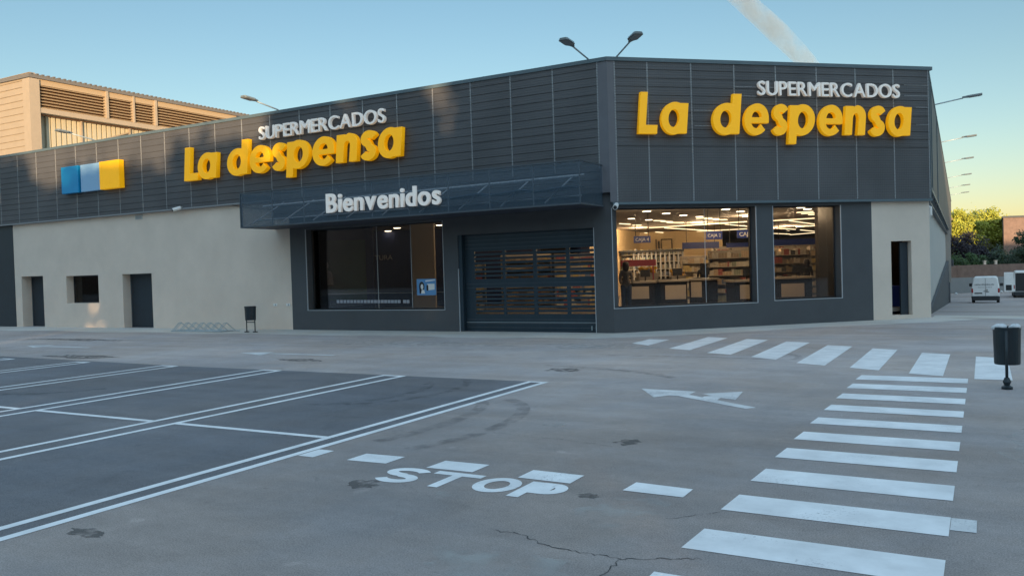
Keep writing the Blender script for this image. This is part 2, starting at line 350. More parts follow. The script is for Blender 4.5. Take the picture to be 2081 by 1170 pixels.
for a, b in zip(yt, yb): z2.append([(-1.52, b+.01), (-.2, b-.01), (-.2, a-.01), (-1.5, a+.01)])
z2.append([(-1.53, 3.75), (-.2, 3.72), (-.2, 4.12), (-1.53, 4.14)])
quads('crosswalk', z2)
quads('crosswalk_stub', [[(-.197, 5.49), (-.06, 5.49), (-.06, 5.75), (-.197, 5.75)]], 'paint_worn', .0032)
quads('stop_line', [[(-4.84, 5.58), (-4.43, 5.6), (-4.43, 5.87), (-4.84, 5.85)], [(-4.02, 5.61), (-3.58, 5.62), (-3.58, 5.89), (-4.01, 5.88)], [(-3.16, 5.61), (-2.71, 5.6), (-2.71, 5.86), (-3.16, 5.87)], [(-2.28, 5.57), (-1.83, 5.56), (-1.83, 5.79), (-2.27, 5.82)], [(-5.38, 5.55), (-5.2, 5.55), (-5.2, 5.83), (-5.38, 5.83)]])
quads('turn_arrow', [[(-3.93, 10.35), (-3.53, 9.70), (-3.40, 9.91), (-3.27, 9.90), (-3.19, 10.05), (-3.19, 10.31)], [(-3.27, 9.88), (-2.30, 9.24), (-2.22, 9.36), (-3.21, 10.04)],
    [(-2.97, 9.70+.08), (-2.76, 9.72), (-2.76, 9.9), (-2.91, 10.02), (-2.98, 9.95)], [(-2.76, 9.90), (-2.56, 9.81), (-2.64, 10.47), (-3.06, 10.15), (-2.91, 10.02)]], 'paint_worn')
quads('straight_arrow', [[(-14.02, 12.84), (-13.1, 12.53), (-13.13, 12.78), (-13.25, 12.92), (-13.29, 13.14)], [(-13.13, 12.80), (-11.41, 12.83), (-11.41, 12.95), (-13.2, 12.93)],
    [(-22.02, 12.95), (-21.18, 12.6), (-21.22, 12.88), (-21.3, 13.03), (-21.43, 13.33)], [(-21.2, 12.88), (-19.4, 12.87), (-19.4, 13.0), (-21.25, 13.02)]], 'paint_worn')
def stroke_poly(path, w):
    """outline of a thick open stroke"""
    L, R = [], []
    for i, p in enumerate(path):
        a = path[max(i-1, 0)]; b = path[min(i+1, len(path)-1)]; d = np.array(b)-np.array(a); d = d/np.linalg.norm(d); nn = np.array([-d[1], d[0]])
        ww = w[i] if isinstance(w, (list, tuple)) else w
        L.append(tuple(np.array(p)+nn*ww/2)); R.append(tuple(np.array(p)-nn*ww/2))
    return L, R
def stroke_faces(b, path, w, z=.0028):
    L, R = stroke_poly(path, w)
    for i in range(len(L)-1): b.face([(*R[i], z), (*R[i+1], z), (*L[i+1], z), (*L[i], z)])
def ell(cx, cy, rx, ry, a0, a1, n=20): return [(cx+rx*math.cos(math.radians(a0+(a1-a0)*i/n)), cy+ry*math.sin(math.radians(a0+(a1-a0)*i/n))) for i in range(n+1)]
b = MB()
sp = ell(-4.06, 5.425, .145, .085, 20, 268, 22)+ell(-4.04, 5.235, .135, .085, 88, -160, 22)
stroke_faces(b, sp, .095)
b.face([(-3.85, 5.47, .0028), (-3.41, 5.47, .0028), (-3.41, 5.56, .0028), (-3.85, 5.56, .0028)]); b.face([(-3.67, 5.12, .0028), (-3.58, 5.12, .0028), (-3.58, 5.47, .0028), (-3.67, 5.47, .0028)])
o_ = ell(-3.195, 5.355, .135, .165, 0, 360, 32); stroke_faces(b, o_, .09)
b.face([(-2.99, 5.12, .0028), (-2.89, 5.12, .0028), (-2.89, 5.55, .0028), (-2.99, 5.55, .0028)])
stroke_faces(b, [(-2.89, 5.505), (-2.78, 5.505)]+ell(-2.78, 5.405, .085, .10, 90, -90, 14)+[(-2.89, 5.305)], .095)
b.face([(-2.90, 5.345, .0026), (-2.76, 5.345, .0026), (-2.76, 5.46, .0026), (-2.90, 5.46, .0026)])
struct(b.build('stop_lettering', M['paint']))
M['hole'] = mat('wet_dirt', (.10, .09, .085), .8, var=.3, scale=9)
def blob(name, cx, cy, rx, ry, m, z=.0020, n=30, j=.12):
    b = MB(); b.face([(cx+rx*(1+.22*math.sin(i*.9+cx*7)+.12*math.sin(i*1.7+cy*5)+random.uniform(-j, j)*.5)*math.cos(2*math.pi*i/n), cy+ry*(1+.22*math.sin(i*1.1+cy*9)+random.uniform(-j, j)*.5)*math.sin(2*math.pi*i/n), z) for i in range(n)]); return struct(b.build(name, m))
M['wet'] = alpha_mat('dark_stain', (.09, .08, .075), .6, .8, 9, .35, .55)
M['skid'] = alpha_mat('skid_rubber', (.05, .05, .055), .30, .9, 6, .38, .72)
M['dust'] = alpha_mat('pale_dust', (.45, .44, .42), .45, .9, 5, .42, .7)
blob('stain', -4.17, 4.98, .13, .12, M['wet']); blob('stain', -2.85, 7.14, .11, .13, M['wet']); blob('stain', -3.86, 7.7, .14, .10, M['dust'])
blob('stain', -5.05, 3.3, .16, .07, M['wet']); blob('stain', -17.2, 11.3, 1.1, .3, M['wet']); blob('stain', -22.5, 14.7, 2.0, .25, M['wet']); blob('stain', -2.45, 5.35, .08, .06, M['wet'])
blob('stain', -11.5, 12.0, .5, .2, M['wet']); blob('stain', -5.8, 11.9, .3, .2, M['wet'])
for cx, cy, rx, ry in [(-3.5, 4.45, .09, .08), (-3.4, 5.0, .1, .08), (-2.1, 5.1, .3, .35), (-2.3, 3.9, .5, .25), (.6, 8.2, .5, .9), (-6.8, 15.8, 1.2, .6), (-11.5, 15.5, 2.2, .6)]: blob('dust_patch', cx, cy, rx, ry, M['dust'], .0016)
b = MB()
for r in (0, .62): stroke_faces(b, ell(-5.6, 7.2, 1.25-r, 1.9-r*.5, 75, -35, 30), [.16]*31, .010)
stroke_faces(b, ell(-3.9, 14.4, 1.2, .9, 100, -20, 20), .12, .0022); stroke_faces(b, ell(-9, 11.2, 5.2, 1.4, 60, 10, 24), .16, .0022)
stroke_faces(b, ell(-7.6, 9.0, .9, 1.2, 60, -80, 24), .15, .0022); stroke_faces(b, ell(-7.1, 9.3, .8, 1.3, 60, -80, 24), .13, .0022)
stroke_faces(b, ell(-4.5, 13.4, 3.0, .8, 120, 60, 24), .14, .0022); stroke_faces(b, ell(-13, 8.5, 1.5, 1.5, -20, -100, 24), .16, .0022)
struct(b.build('tyre_marks', M['skid']))
M['crackm'] = mat('crack', (.045, .045, .045), .9)
def crack(pts, wmax, jit=.02):
    b = MB(); out = []
    for i in range(len(pts)-1):
        p, q = np.array(pts[i]), np.array(pts[i+1]); n = max(2, int(np.linalg.norm(q-p)/.025))
        for k in range(n): out.append(p+(q-p)*k/n+np.random.RandomState(i*100+k).uniform(-jit, jit, 2))
    w_ = [wmax*.75*(.15+.85*random.random()) for _ in out]; stroke_faces(b, [tuple(p) for p in out], w_, .0024); return struct(b.build('crack', M['crackm']))
G = lambda px, py: tuple(gp(px, py)[:2])
crack([G(820, 985), G(880, 1012), G(925, 1022), G(1000, 1040)], .0022)
crack([G(1005, 1077), G(1060, 1085), G(1110, 1107), G(1180, 1122), G(1260, 1135), G(1440, 1136)], .014)
crack([G(1260, 1135), G(1240, 1155), G(1220, 1175)], .012)
crack([G(1465, 1040), G(1400, 1048), G(1350, 1056)], .007); crack([G(1000, 878), G(1070, 886), G(1150, 893), G(1250, 908)], .007)
# ------------------------------------------------------------------ supermarket building
SM = empty('supermarket', (-20, 40, 0), 'long dark-clad supermarket building with chamfered corner, beige lower walls and shop windows', 'supermarket')
def wall_grid(name, F, s0, s1, z0, z1, openings, o, depth, m, parent=SM, label=None):
    """a wall with real openings: front, back and reveals"""
    ss = sorted({s0, s1, *[a for q in openings for a in q[:2]]}); zz = sorted({z0, z1, *[a for q in openings for a in q[2:4]]}); b = MB()
    def hole(a, c): return any(q[0] < a < q[1] and q[2] < c < q[3] for q in openings)
    for i in range(len(ss)-1):
        for j in range(len(zz)-1):
            if hole((ss[i]+ss[i+1])/2, (zz[j]+zz[j+1])/2): continue
            b.face([F(ss[i], o, zz[j]), F(ss[i+1], o, zz[j]), F(ss[i+1], o, zz[j+1]), F(ss[i], o, zz[j+1])])
            b.face([F(ss[i], o-depth, zz[j]), F(ss[i], o-depth, zz[j+1]), F(ss[i+1], o-depth, zz[j+1]), F(ss[i+1], o-depth, zz[j])])
    for a, c, d, e in openings:
        for (p, q) in (((a, d), (a, e)), ((c, d), (c, e)), ((a, d), (c, d)), ((a, e), (c, e))):
            if p[1] == q[1] == z0: continue
            b.face([F(p[0], o, p[1]), F(q[0], o, q[1]), F(q[0], o-depth, q[1]), F(p[0], o-depth, p[1])])
    for a in (s0, s1): b.face([F(a, o, z0), F(a, o-depth, z0), F(a, o-depth, z1), F(a, o, z1)])
    b.face([F(s0, o, z1), F(s1, o, z1), F(s1, o-depth, z1), F(s0, o-depth, z1)])
    return b.build(name, m, parent, label=label)
D1 = (-24.47, -23.08, -.5, 1.93); W1 = (-21.66, -19.77, .88, 1.885); D2 = (-18.43, -16.88, -.5, 1.875)
W2 = (-9.84, -4.91, .59, 3.0); D3 = (-4.43, -.47, -.5, 2.58)
WR1 = (.02, 3.87, .60, 3.03); WR2 = (4.35, 6.30, .63, 3.03); DR = (7.79, 8.41, .10, 2.06)
wall_grid('wall', FL, -24.9, -10.47, -.5, HBL+.15, [(D1[0], D1[1], -.5, D1[3]), W1, (D2[0], D2[1], -.5, D2[3])], 0, .42, M['plaster'], label='beige plaster wall with two doors and a small window')
wall_grid('wall', FL, -10.47, 0, -.5, HBL+.15, [W2, D3], .004, .34, M['darkwall'], label='dark grey wall round the shop window and shutter')
wall_grid('wall', FR, 0, 7.22, -.5, HBR+.2, [WR1, WR2], .004, .34, M['darkwall'], label='dark grey chamfered wall with two shop windows')
wall_grid('wall', FR, 7.22, 8.99, -.5, HBR+.2, [DR], .004, .34, M['plaster'], label='beige wall with a narrow open door')
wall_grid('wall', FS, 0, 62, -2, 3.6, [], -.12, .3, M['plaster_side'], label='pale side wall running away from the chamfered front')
b = MB(); b.fbox(FL, -34, -24.905, .01, -.3, -.5, HBL+.1); b.build('gate_panel', M['door'], SM, label='tall dark sliding gate at the far left')
b = MB(); b.fbox(FL, -34, -24.0+8, -11, -11.3, 0, HBL); b.build('back_wall', M['plaster'], SM)
# doors, small window
def door(F, op, dep, name='door', m='door', handle=True):
    b = MB(); s0, s1, z0, z1 = op; z0 = max(z0, 0.0); b.fbox(F, s0+.03, s1-.03, -dep, -dep-.05, z0+.01, z1-.04); d = b.build(name, M[m], SM)
    b = MB(); b.fbox(F, s0, s0+.03, -dep+.02, -dep-.07, z0, z1); b.fbox(F, s1-.03, s1, -dep+.02, -dep-.07, z0, z1); b.fbox(F, s0+.03, s1-.03, -dep+.02, -dep-.07, z1-.04, z1); b.build('door_frame', M['metal'], d)
    if handle: b = MB(); b.fbox(F, s1-.17, s1-.08, -dep+.05, -dep+.02, z0+.88, z0+.91); b.fbox(F, s1-.1, s1-.08, -dep+.03, -dep, z0+.85, z0+.95); b.build('handle', M['galv'], d)
    return d
door(FL, D1, .40); door(FL, D2, .33)
b = MB(); b.fbox(FL, W1[0], W1[1], -.31, -.33, W1[2], W1[3]); wg = b.build('window', M['glassdark'], SM)
b = MB()
for a, c, d, e in ((W1[0], W1[0]+.04, W1[2], W1[3]), (W1[1]-.04, W1[1], W1[2], W1[3]), (W1[0]+.04, W1[1]-.04, W1[2], W1[2]+.04), (W1[0]+.04, W1[1]-.04, W1[3]-.04, W1[3])): b.fbox(FL, a, c, -.29, -.35, d, e)
b.build('frame', M['black'], wg)
b = MB(); b.fbox(FL, -24, -17.2, -1.2, -1.3, 0, 3); b.build('inner_partition', M['black'], SM)
# shop windows: glass panes, joints, frames, light corner trims
def shopwin(F, op, dep, joints, trims='lrb'):
    s0, s1, z0, z1 = op
    b = MB(); b.fbox(F, s0+.02, s1-.02, -dep, -dep-.012, z0+.02, z1); g = b.build('window', M['glass'], SM)
    b = MB()
    b.fbox(F, s0, s0+.03, -dep+.03, -dep-.04, z0, z1); b.fbox(F, s1-.03, s1, -dep+.03, -dep-.04, z0, z1); b.fbox(F, s0+.03, s1-.03, -dep+.03, -dep-.04, z0, z0+.035); b.fbox(F, s0+.03, s1-.03, -dep+.03, -dep-.04, z1-.03, z1)
    b.build('frame', M['black'], g)
    if joints:
        for j in joints: b = MB(); b.fbox(F, j-.006, j+.006, -dep+.008, -dep, z0+.03, z1-.03); b.build('glazing_joint', M['trim'], g)
    b = MB(); t = .013
    if 'l' in trims: b.fbox(F, s0-t, s0+.003, .010, -.02, z0, z1)
    if 'r' in trims: b.fbox(F, s1-.003, s1+t, .010, -.02, z0, z1)
    if 'b' in trims: b.fbox(F, s0-t, s1+t, .0095, -.02, z0-t, z0+.002)
    b.build('corner_trim', M['trim'], g)
    return g
shopwin(FL, W2, .28, [-7.38, -6.18, -4.98]); shopwin(FR, WR1, .30, [2.6]); shopwin(FR, WR2, .30, [])
b = MB(); b.fbox(FL, D3[1]-.003, D3[1]+.013, .012, -.02, 0, D3[3]); b.build('corner_trim', M['trim'], SM); b = MB(); b.fbox(FL, D3[0]-.013, D3[0]+.003, .012, -.02, 0, D3[3]-.9); b.build('corner_trim', M['trim'], SM)
# ---- roller shutter with see-through slots
SH = MB(); s0, s1 = D3[0]+.0, D3[1]; o = -.17
cols = []
cw = [(-4.02, -3.16), (-3.08, -2.26), (-2.15, -1.32), (-1.22, -.49)]
SH.fbox(FL, s0, s1, o, o-.04, 2.12, 2.58); SH.fbox(FL, s0, s1, o, o-.04, .0, .40); SH.fbox(FL, s0, s1, o, o-.04, 1.15, 1.33)
edges = [s0]+[e for c in cw for e in c]+[s1]
for i in range(0, len(edges), 2): SH.fbox(FL, edges[i], edges[i+1], o, o-.04, .40, 1.15); SH.fbox(FL, edges[i], edges[i+1], o, o-.04, 1.33, 2.12)
for c in cw:
    for (za, zb) in ((.40, 1.15), (1.33, 2.12)):
        n = int((zb-za)/.105); p = (zb-za)/n
        for k in range(n): SH.fbox(FL, c[0], c[1], o-.005, o-.03, za+k*p, za+k*p+.062)
sh = SH.build('shutter', M['shutter'], SM, label='dark slatted roller shutter closed over the entrance')
b = MB()
k = .1
while k < 2.55:
    if not (.40 < k < 1.15 or 1.33 < k < 2.12): b.fbox(FL, s0+.13, s1-.02, o+.006, o+.0005, k, k+.012)
    k += .105
b.build('slat_ridge', M['metal'], sh)
b = MB(); b.fbox(FL, s0, s0+.11, -.02, o+.0, 0, 2.58); b.fbox(FL, s0+.11, s1, o+.03, o+.001, .0, .035); b.build('guide_rail', M['shutter'], sh)
b = MB(); b.fbox(FL, s0+.11, s1, o+.02, o+.0065, .235, .25); b.fbox(FL, s1-.2, s1-.17, o+.02, o+.001, .05, .16); b.fbox(FL, s1-.08, s1-.05, o+.02, o+.001, .05, .16); b.build('bottom_bar', M['galv'], sh)
# ---- cladding panels
def cladding(F, s0, s1, z0, z1, o, zsmooth, wob=0):
    b = MB(); z = z0; pitch = .205; k = 0
    prof = [(o-.03, z0), (o, z0)]
    z = z0+.10
    while z < z1-.05:
        if z > zsmooth: prof += [(o, z), (o-.014, z+.004), (o-.014, z+.020), (o, z+.024)]
        z += pitch
    prof += [(o, z1), (o-.03, z1)]
    for i in range(len(prof)-1):
        (oa, za), (ob, zb) = prof[i], prof[i+1]; b.face([F(s0, oa, za), F(s1, oa, za), F(s1, ob, zb), F(s0, ob, zb)])
    return b.build('cladding_panel', M['clad'], SM)
OC = .12; OCL = .12
seamL = [-25.43, -24.17, -22.94, -21.58, -20.32, -19.25, -18.06, -16.89, -15.65, -14.52, -13.27, -12.13, -10.94, -9.74, -8.55, -7.32, -6.11, -4.91, -3.71, -2.53, -1.34, -.21]
seamL = [-34.0, -32.8, -31.6, -30.4, -29.2, -27.9, -26.7]+[-.21-1.2*k for k in range(21, -1, -1)]
seamR = [.14, .98, 2.13, 3.29, 4.44, 5.6, 6.73, 7.86, 8.93]
def ztop(s): return H-.08
for a, c in zip(seamL[:-1], seamL[1:]): cladding(FL, a+.008, c-.008, HBL if c < -10 else 3.4, H-.09, OC, 0)
for a, c in zip(seamR[:-1], seamR[1:]): cladding(FR, a+.008, c-.008, HBR+.06, H-.09, OC, 4.3)
def corner_pt(o, z): # meeting of the two facades o metres proud
    t = o*math.tan(AR/2); return FL(t, o, z)
# wait: outward corner: facades turn away from each other
b = MB(); b.face([FL(-.21, OC, 3.4), corner_pt(OC, 3.4), corner_pt(OC, H-.09), FL(-.21, OC, H-.09)]); b.face([corner_pt(OC, HBR+.06), FR(.14, OC, HBR+.06), FR(.14, OC, H-.09), corner_pt(OC, H-.09)])
b.build('cladding_panel', mat('corner_flashing', (.13, .13, .145), .5, var=.1, scale=1.5), SM)
M['jointL'] = mat('perforated_joint', (.30, .31, .32), .5)
def joints(F, seams, z0, o):
    b = MB()
    for s in seams:
        z = z0+.03
        b.fbox(F, s-.008, s+.008, o-.004, o-.03, z0, H-.09)
        while z < H-.12:
            b.fbox(F, s-.017, s+.017, o+.006, o-.004, z, z+.022); z += .038
    return b.build('panel_joint', M['jointL'], SM)
joints(FL, seamL[4:], HBL, OC); joints(FR, seamR, HBR+.06, OC)
# perforated rail glimpses on the right facade beside the letters
b = MB()
for sa, sb, z in ((3.3, 4.4, 5.98), (4.4, 4.45, 6.0), (8.2, 8.92, 6.13), (8.2, 8.92, 5.85), (8.55, 8.92, 5.55), (8.55, 8.92, 5.1), (2.2, 3.25, 5.38), (2.2, 2.9, 5.0), (1.3, 1.75, 5.38), (3.3, 3.9, 5.75)):
    s = sa; b = MB()
    while s < sb: b.fbox(FR, s, s+.022, OC+.005, OC, z, z+.018); s += .036
    b.build('perforated_rail', M['jointL'], SM)
# coping, lower flashing
b = MB(); b.hexa([FL(-34, OC+.03, H-.09), corner_pt(OC+.03, H-.09), corner_pt(-.4, H-.09), FL(-34, -.4, H-.09), FL(-34, OC+.03, H), corner_pt(OC+.03, H), corner_pt(-.4, H), FL(-34, -.4, H)])
b.hexa([corner_pt(OC+.03, H-.09), FR(9.05, OC+.03, H-.09), FR(9.05, -.4, H-.09), corner_pt(-.4, H-.09), corner_pt(OC+.03, H), FR(9.05, OC+.03, H), FR(9.05, -.4, H), corner_pt(-.4, H)])
b.fbox(FS, .1, 60, .06, -.4, H-.09, H); b.build('coping', M['cap'], SM)
b = MB(); b.fbox(FL, -34, -11.0, OC+.02, -.05, HBL-.045, HBL-.002); b.build('lower_flashing', M['joint'], SM)
b = MB(); b.fbox(FR, .02, 9.0, OC+.01, -.02, HBR, HBR+.058); b.build('lower_flashing', M['cap'], SM)
# side cladding: dark green grey sheet with posts
b = MB(); b.fbox(FS, .15, 60, .04, -.06, 3.55, H-.092); b.build('side_cladding', M['clad'], SM)
b = MB()
for s in (0.02, 1.6, 8.2): b.fbox(FS, s, s+.1, .07, -.1, 3.15 if s < 1 else 3.5, H-.095)
b.fbox(FS, .12, 60, .05, -.1, 3.46, 3.548); b.build('side_post', M['cap'], SM)
b = MB()
for k in range(30): 
    b.fbox(FS, 1+k*2, 1.06+k*2, .03, -.1, 3.1, 3.46)
b.fbox(FS, .5, 60, .02, -.1, 3.08, 3.14); b.build('side_bracket', M['metal'], SM)
# sloping dark plinth of the loading ramp
b = MB(); b.hexa([FS(.02, -.06, -.1), FS(36, .05, -2), FS(36, -.11, -2), FS(.02, -.11, -.1), FS(.02, -.06, .02), FS(36, .05, 1.38), FS(36, -.11, 1.38), FS(.02, -.11, .02)])
b.fbox(FS, 36, 38, .30, -.11, 1.0, 1.40); b.fbox(FS, 36.01, 38, .08, -.11, -2, 1.0); b.build('ramp_plinth', M['darkwall'], SM, label='dark sloping plinth rising along the side wall')
# roof
rf = MB(); rf.prism([(C1[0]-34, C1[1]+.35), (C1[0], C1[1]+.3), (C2[0]-.3, C2[1]+.2), (C2[0]-1.7, C2[1]+60), (C1[0]-34, C2[1]+60)], H-.5, H-.4); rf.build('roof', M['ceil'], SM)
# ---- canopy
OCY = 1.40; cs0, cs1, cz0, cz1 = -11.02, -.15, 3.10, 4.05
CAN = M['canmesh'] = alpha_mat('expanded_metal', (.05, .085, .12), .62, .5, 38, .16, .30, 'voronoi')
b = MB(); b.face([FL(cs0, OCY, cz0), FL(cs1, OCY, cz0), FL(cs1, OCY, cz1), FL(cs0, OCY, cz1)]); b.face([FL(cs1, OCY, cz0), FL(cs1, OC+.01, cz0), FL(cs1, OC+.01, cz1), FL(cs1, OCY, cz1)]); b.face([FL(cs0, OCY, cz0), FL(cs0, .02, cz0), FL(cs0, .02, cz1), FL(cs0, OCY, cz1)])
can = b.build('canopy', CAN, SM, label='box canopy of dark expanded metal over the entrance')
b = MB()
b.fbox(FL, cs0-.01, cs1+.01, OCY+.015, OCY-.04, cz0-.04, cz0+.0); b.fbox(FL, cs0-.01, cs1+.01, OCY+.015, OCY-.02, cz1, cz1+.03)
b.fbox(FL, cs1-.02, cs1+.012, OCY-.041, .1, cz0-.04, cz0); b.fbox(FL, cs1-.02, cs1+.012, OCY-.021, .14, cz1, cz1+.03); b.fbox(FL, cs0-.012, cs0+.02, OCY-.041, .0, cz0-.04, cz0)
b.fbox(FL, cs0-.012, cs0+.02, OCY+.014, OCY-.02, cz0, cz1)
b.build('canopy_frame', M['metal'], can)
b = MB(); b.fbox(FL, cs0+.02, cs1-.02, OCY-.05, .01, cz0-.035, cz0-.005); b.build('soffit', mat('soffit_sheet', (.05, .055, .075), .6, var=.1), can)
for k in range(10):
    s = cs1-.02-k*1.2; b = MB()
    b.fbox(FL, s-.012, s+.012, OCY-.004, OCY-.03, cz0, cz1); b.build('upright', M['joint'], can)
b = MB()
b.tube([FL(cs0+.2, .7, 3.72), FL(cs1-.2, .7, 3.80)], .03); b.tube([FL(cs0+.2, .9, 3.3), FL(cs1-.2, .9, 3.3)], .02)
for k in range(9):
    s = cs0+.3+k*1.2; b.tube([FL(s, OCY-.1, cz0+.05), FL(s+.2, .15, 3.85)], .018, 6)
b.build('pipe', M['trim'], can)
b = MB()
for k in range(4):
    s = cs1-.4-k*1.25; b.hexa([FL(s-1.1, OCY-.12, 3.42), FL(s, OCY-.12, 3.5), FL(s, .3, 3.55), FL(s-1.1, .3, 3.5), FL(s-1.1, OCY-.12, 3.44), FL(s, OCY-.12, 3.52), FL(s, .3, 3.57), FL(s-1.1, .3, 3.52)])
b.build('gusset', mat('blue_grey_sheet', (.10, .17, .24), .5), can)
# ------------------------------------------------------------------ letters
def curve_mesh(splines, depth, bev=.006):
    cu = bpy.data.curves.new('c', 'CURVE'); cu.dimensions = '2D'; cu.fill_mode = 'BOTH'; cu.extrude = depth/2; cu.bevel_depth = bev; cu.bevel_resolution = 1
    for pts in splines:
        sp = cu.splines.new('POLY'); sp.points.add(len(pts)-1)
        for p, q in zip(sp.points, pts): p.co = (q[0], q[1], 0, 1)
        sp.use_cyclic_u = True
    o = bpy.data.objects.new('c', cu); COL.objects.link(o); dg = bpy.context.evaluated_depsgraph_get(); me = bpy.data.meshes.new_from_object(o.evaluated_get(dg)); bpy.data.objects.remove(o); return me
def text_mesh(ch, size, depth, off=0.0, bev=.004, shear=0, sx=1):
    cu = bpy.data.curves.new('t', 'FONT'); cu.body = ch; cu.size = size; cu.extrude = depth/2; cu.offset = off; cu.bevel_depth = bev; cu.bevel_resolution = 1; cu.shear = shear; cu.resolution_u = 6
    o = bpy.data.objects.new('t', cu); COL.objects.link(o); dg = bpy.context.evaluated_depsgraph_get(); me = bpy.data.meshes.new_from_object(o.evaluated_get(dg)); bpy.data.objects.remove(o); return me
def put_mesh(me, fn, name, m, parent):
    L = Vector((0, 0, 0))
    p = parent
    while p is not None: L += p.location; p = p.parent
    for v in me.vertices: v.co = Vector(fn(*v.co))-L
    me.materials.clear(); me.materials.append(m); me.update()
    o = bpy.data.objects.new(name, me); COL.objects.link(o); o.parent = parent; return o
def arc(cx, cy, rx, ry, a0, a1, n=24): return ell(cx, cy, rx, ry, a0, a1, n)
def glyph(ch):
    """heavy geometric lower-case letters, x-height 1, unit width boxes; returns splines and width"""
    w_ = .34
    if ch == 'L': return [[(0, 0), (.92, 0), (.92, .27), (.34, .27), (.34, 1.32), (0, 1.32)]], .92
    if ch in 'adp':
        rx, ry = .51, .52; W = 1.02; xs = W-w_+.03
        a1 = math.degrees(math.acos((xs-rx)/rx)); hgt = {'a': .985, 'd': 1.32, 'p': 1.30}[ch]
        outer = arc(rx, .5, rx, ry, a1, 360-a1, 36)+[(xs, .02), (W, .02), (W, hgt), (xs, hgt)]
        inner = arc(rx-.03, .5, .215, .29, 0, 360, 28)[:-1]
        if ch == 'p': outer = [(W-x, 1-y) for x, y in outer]; inner = [(W-x, 1-y) for x, y in inner]
        return [outer, inner], W
    if ch == 'e':
        rx, ry = .52, .52; outer = [(1.04, .42)]+arc(.52, .5, rx, ry, 0, 318, 40)+[(.72, .33)]+arc(.52, .5, .25, .30, -38, -152, 10)+[(.31, .385), (1.04, .385)]
        inner = arc(.52, .56, .215, .22, 0, 180, 16)
        return [outer, inner], 1.04
    if ch == 'n':
        W = .92; o_ = [(0, .02), (.33, .02), (.33, .56)]+arc(.47, .56, .14, .20, 180, 0, 12)+[(.59, .02), (W, .02), (W, .62)]+arc(W-.42, .62, .42, .40, 0, 88, 14)+[(.33, .93), (.33, .99), (0, .99)]
        return [o_], W
    if ch == 's':
        p = arc(.42, .735, .235, .15, 15, 255, 18)+arc(.42, .265, .235, .15, 75, -165, 18); 
        Lw, Rw = stroke_poly(p, .265); return [[(x, y) for x, y in Lw]+[(x, y) for x, y in Rw[::-1]]], .80
def sign(F, o, xs, zbase, xh, depth, label, word='Ladespensa', name='shop_name_sign'):
    P0 = F(xs[0][0], o, zbase); e = empty(name, P0, label, 'sign', 'yellow shop name letters on the facades')
    for ch, (a, c) in zip(word, xs):
        sp, W = glyph(ch); me = curve_mesh(sp, depth, .006); k = (c-a)/(W+.06); sh = .10
        put_mesh(me, lambda x, y, z, k=k, a=a: F(a+x*k+sh*y*xh*.9, o+depth/2+z+.04, zbase+y*xh), 'letter', M['yellow'], e)
    return e
OS = OC+.02
pxR = [(1296, 1341), (1341, 1402), (1446, 1509), (1510, 1567), (1566, 1606), (1602, 1661), (1662, 1717), (1715, 1764), (1764, 1804), (1803, 1856)]
xsR = [(onF(FR, a+2, 250, OS+.18)[0], onF(FR, b_-3, 250, OS+.18)[0]) for a, b_ in pxR]
zbR = onF(FR, 1600, 277, OS+.18)[1]; xhR = .765
sign(FR, OS, xsR, 4.78, .75, .11, 'yellow block letters mounted on the chamfered corner facade')
xsR0 = xsR; tot = xsR[-1][1]-xsR[0][0]; la = onF(FL, 367, 368, OS+.3)[0]; lb = onF(FL, 812, 300, OS+.3)[0]
pxL = [(367, 396), (394, 434), (454, 498), (500, 543), (544, 575), (576, 623), (628, 675), (677, 722), (724, 761), (762, 812)]
xsL = [(onF(FL, a, 320, OS+.3)[0], onF(FL, b_, 320, OS+.3)[0]) for a, b_ in pxL]
sign(FL, OS, xsL, 4.80, .80, .15, 'yellow block letters mounted on the long left facade')
def text_sign(F, o, px0, px1, s0, s1, z0, hgt, depth, txt, label, off, bev=.004, name='word_sign', group=None, m='lit_letter', stretch=1.0, upper=True):
    e = empty(name, F(s0, o, z0), label, 'sign', group)
    items = []; x = 0
    for ch in txt:
        me = text_mesh(ch, 1.0, depth, off, bev); vs = [v.co for v in me.vertices]; x0 = min(v[0] for v in vs); x1 = max(v[0] for v in vs); items.append((me, x0, x1-x0))
    gap = .085; W = sum(i[2] for i in items)+gap*(len(items)-1); k = (s1-s0)/W
    zs = [v.co[1] for v in items[0][0].vertices]; kz = hgt/(max(zs)-min(zs)); zb = 0
    for me, x0, ww in items:
        put_mesh(me, lambda X, Y, Z, x=x, x0=x0: F(s0+(x+X-x0)*k, o+Z+depth/2+.03, z0+Y*kz), 'letter', M[m], e); x += ww+gap
    return e
sa, zA = onF(FR, 1541, 185, OS+.1); sb, _ = onF(FR, 1829, 190, OS+.1)
text_sign(FR, OS, 0, 0, sa, sb, 5.775, .36, .07, 'SUPERMERCADOS', 'white capitals above the yellow letters on the chamfered facade', 0, .008, group='white capitals above the yellow letters')
sa, _ = onF(FL, 524, 270, OS+.15); sb, _ = onF(FL, 780, 240, OS+.15)
text_sign(FL, OS, 0, 0, sa, sb, 5.80, .40, .09, 'SUPERMERCADOS', 'white capitals above the yellow letters on the left facade', 0, .008, group='white capitals above the yellow letters')
sa, z_ = onF(FL, 664, 410, OCY+.06); sb, _ = onF(FL, 896, 400, OCY+.06); _, zb_ = onF(FL, 690, 430, OCY+.06); _, zt_ = onF(FL, 690, 391, OCY+.06)
text_sign(FL, OCY, 0, 0, sa, sb, zb_, zt_-zb_, .07, 'Bienvenidos', 'white welcome lettering on the mesh canopy over the entrance', .018, name='welcome_sign')
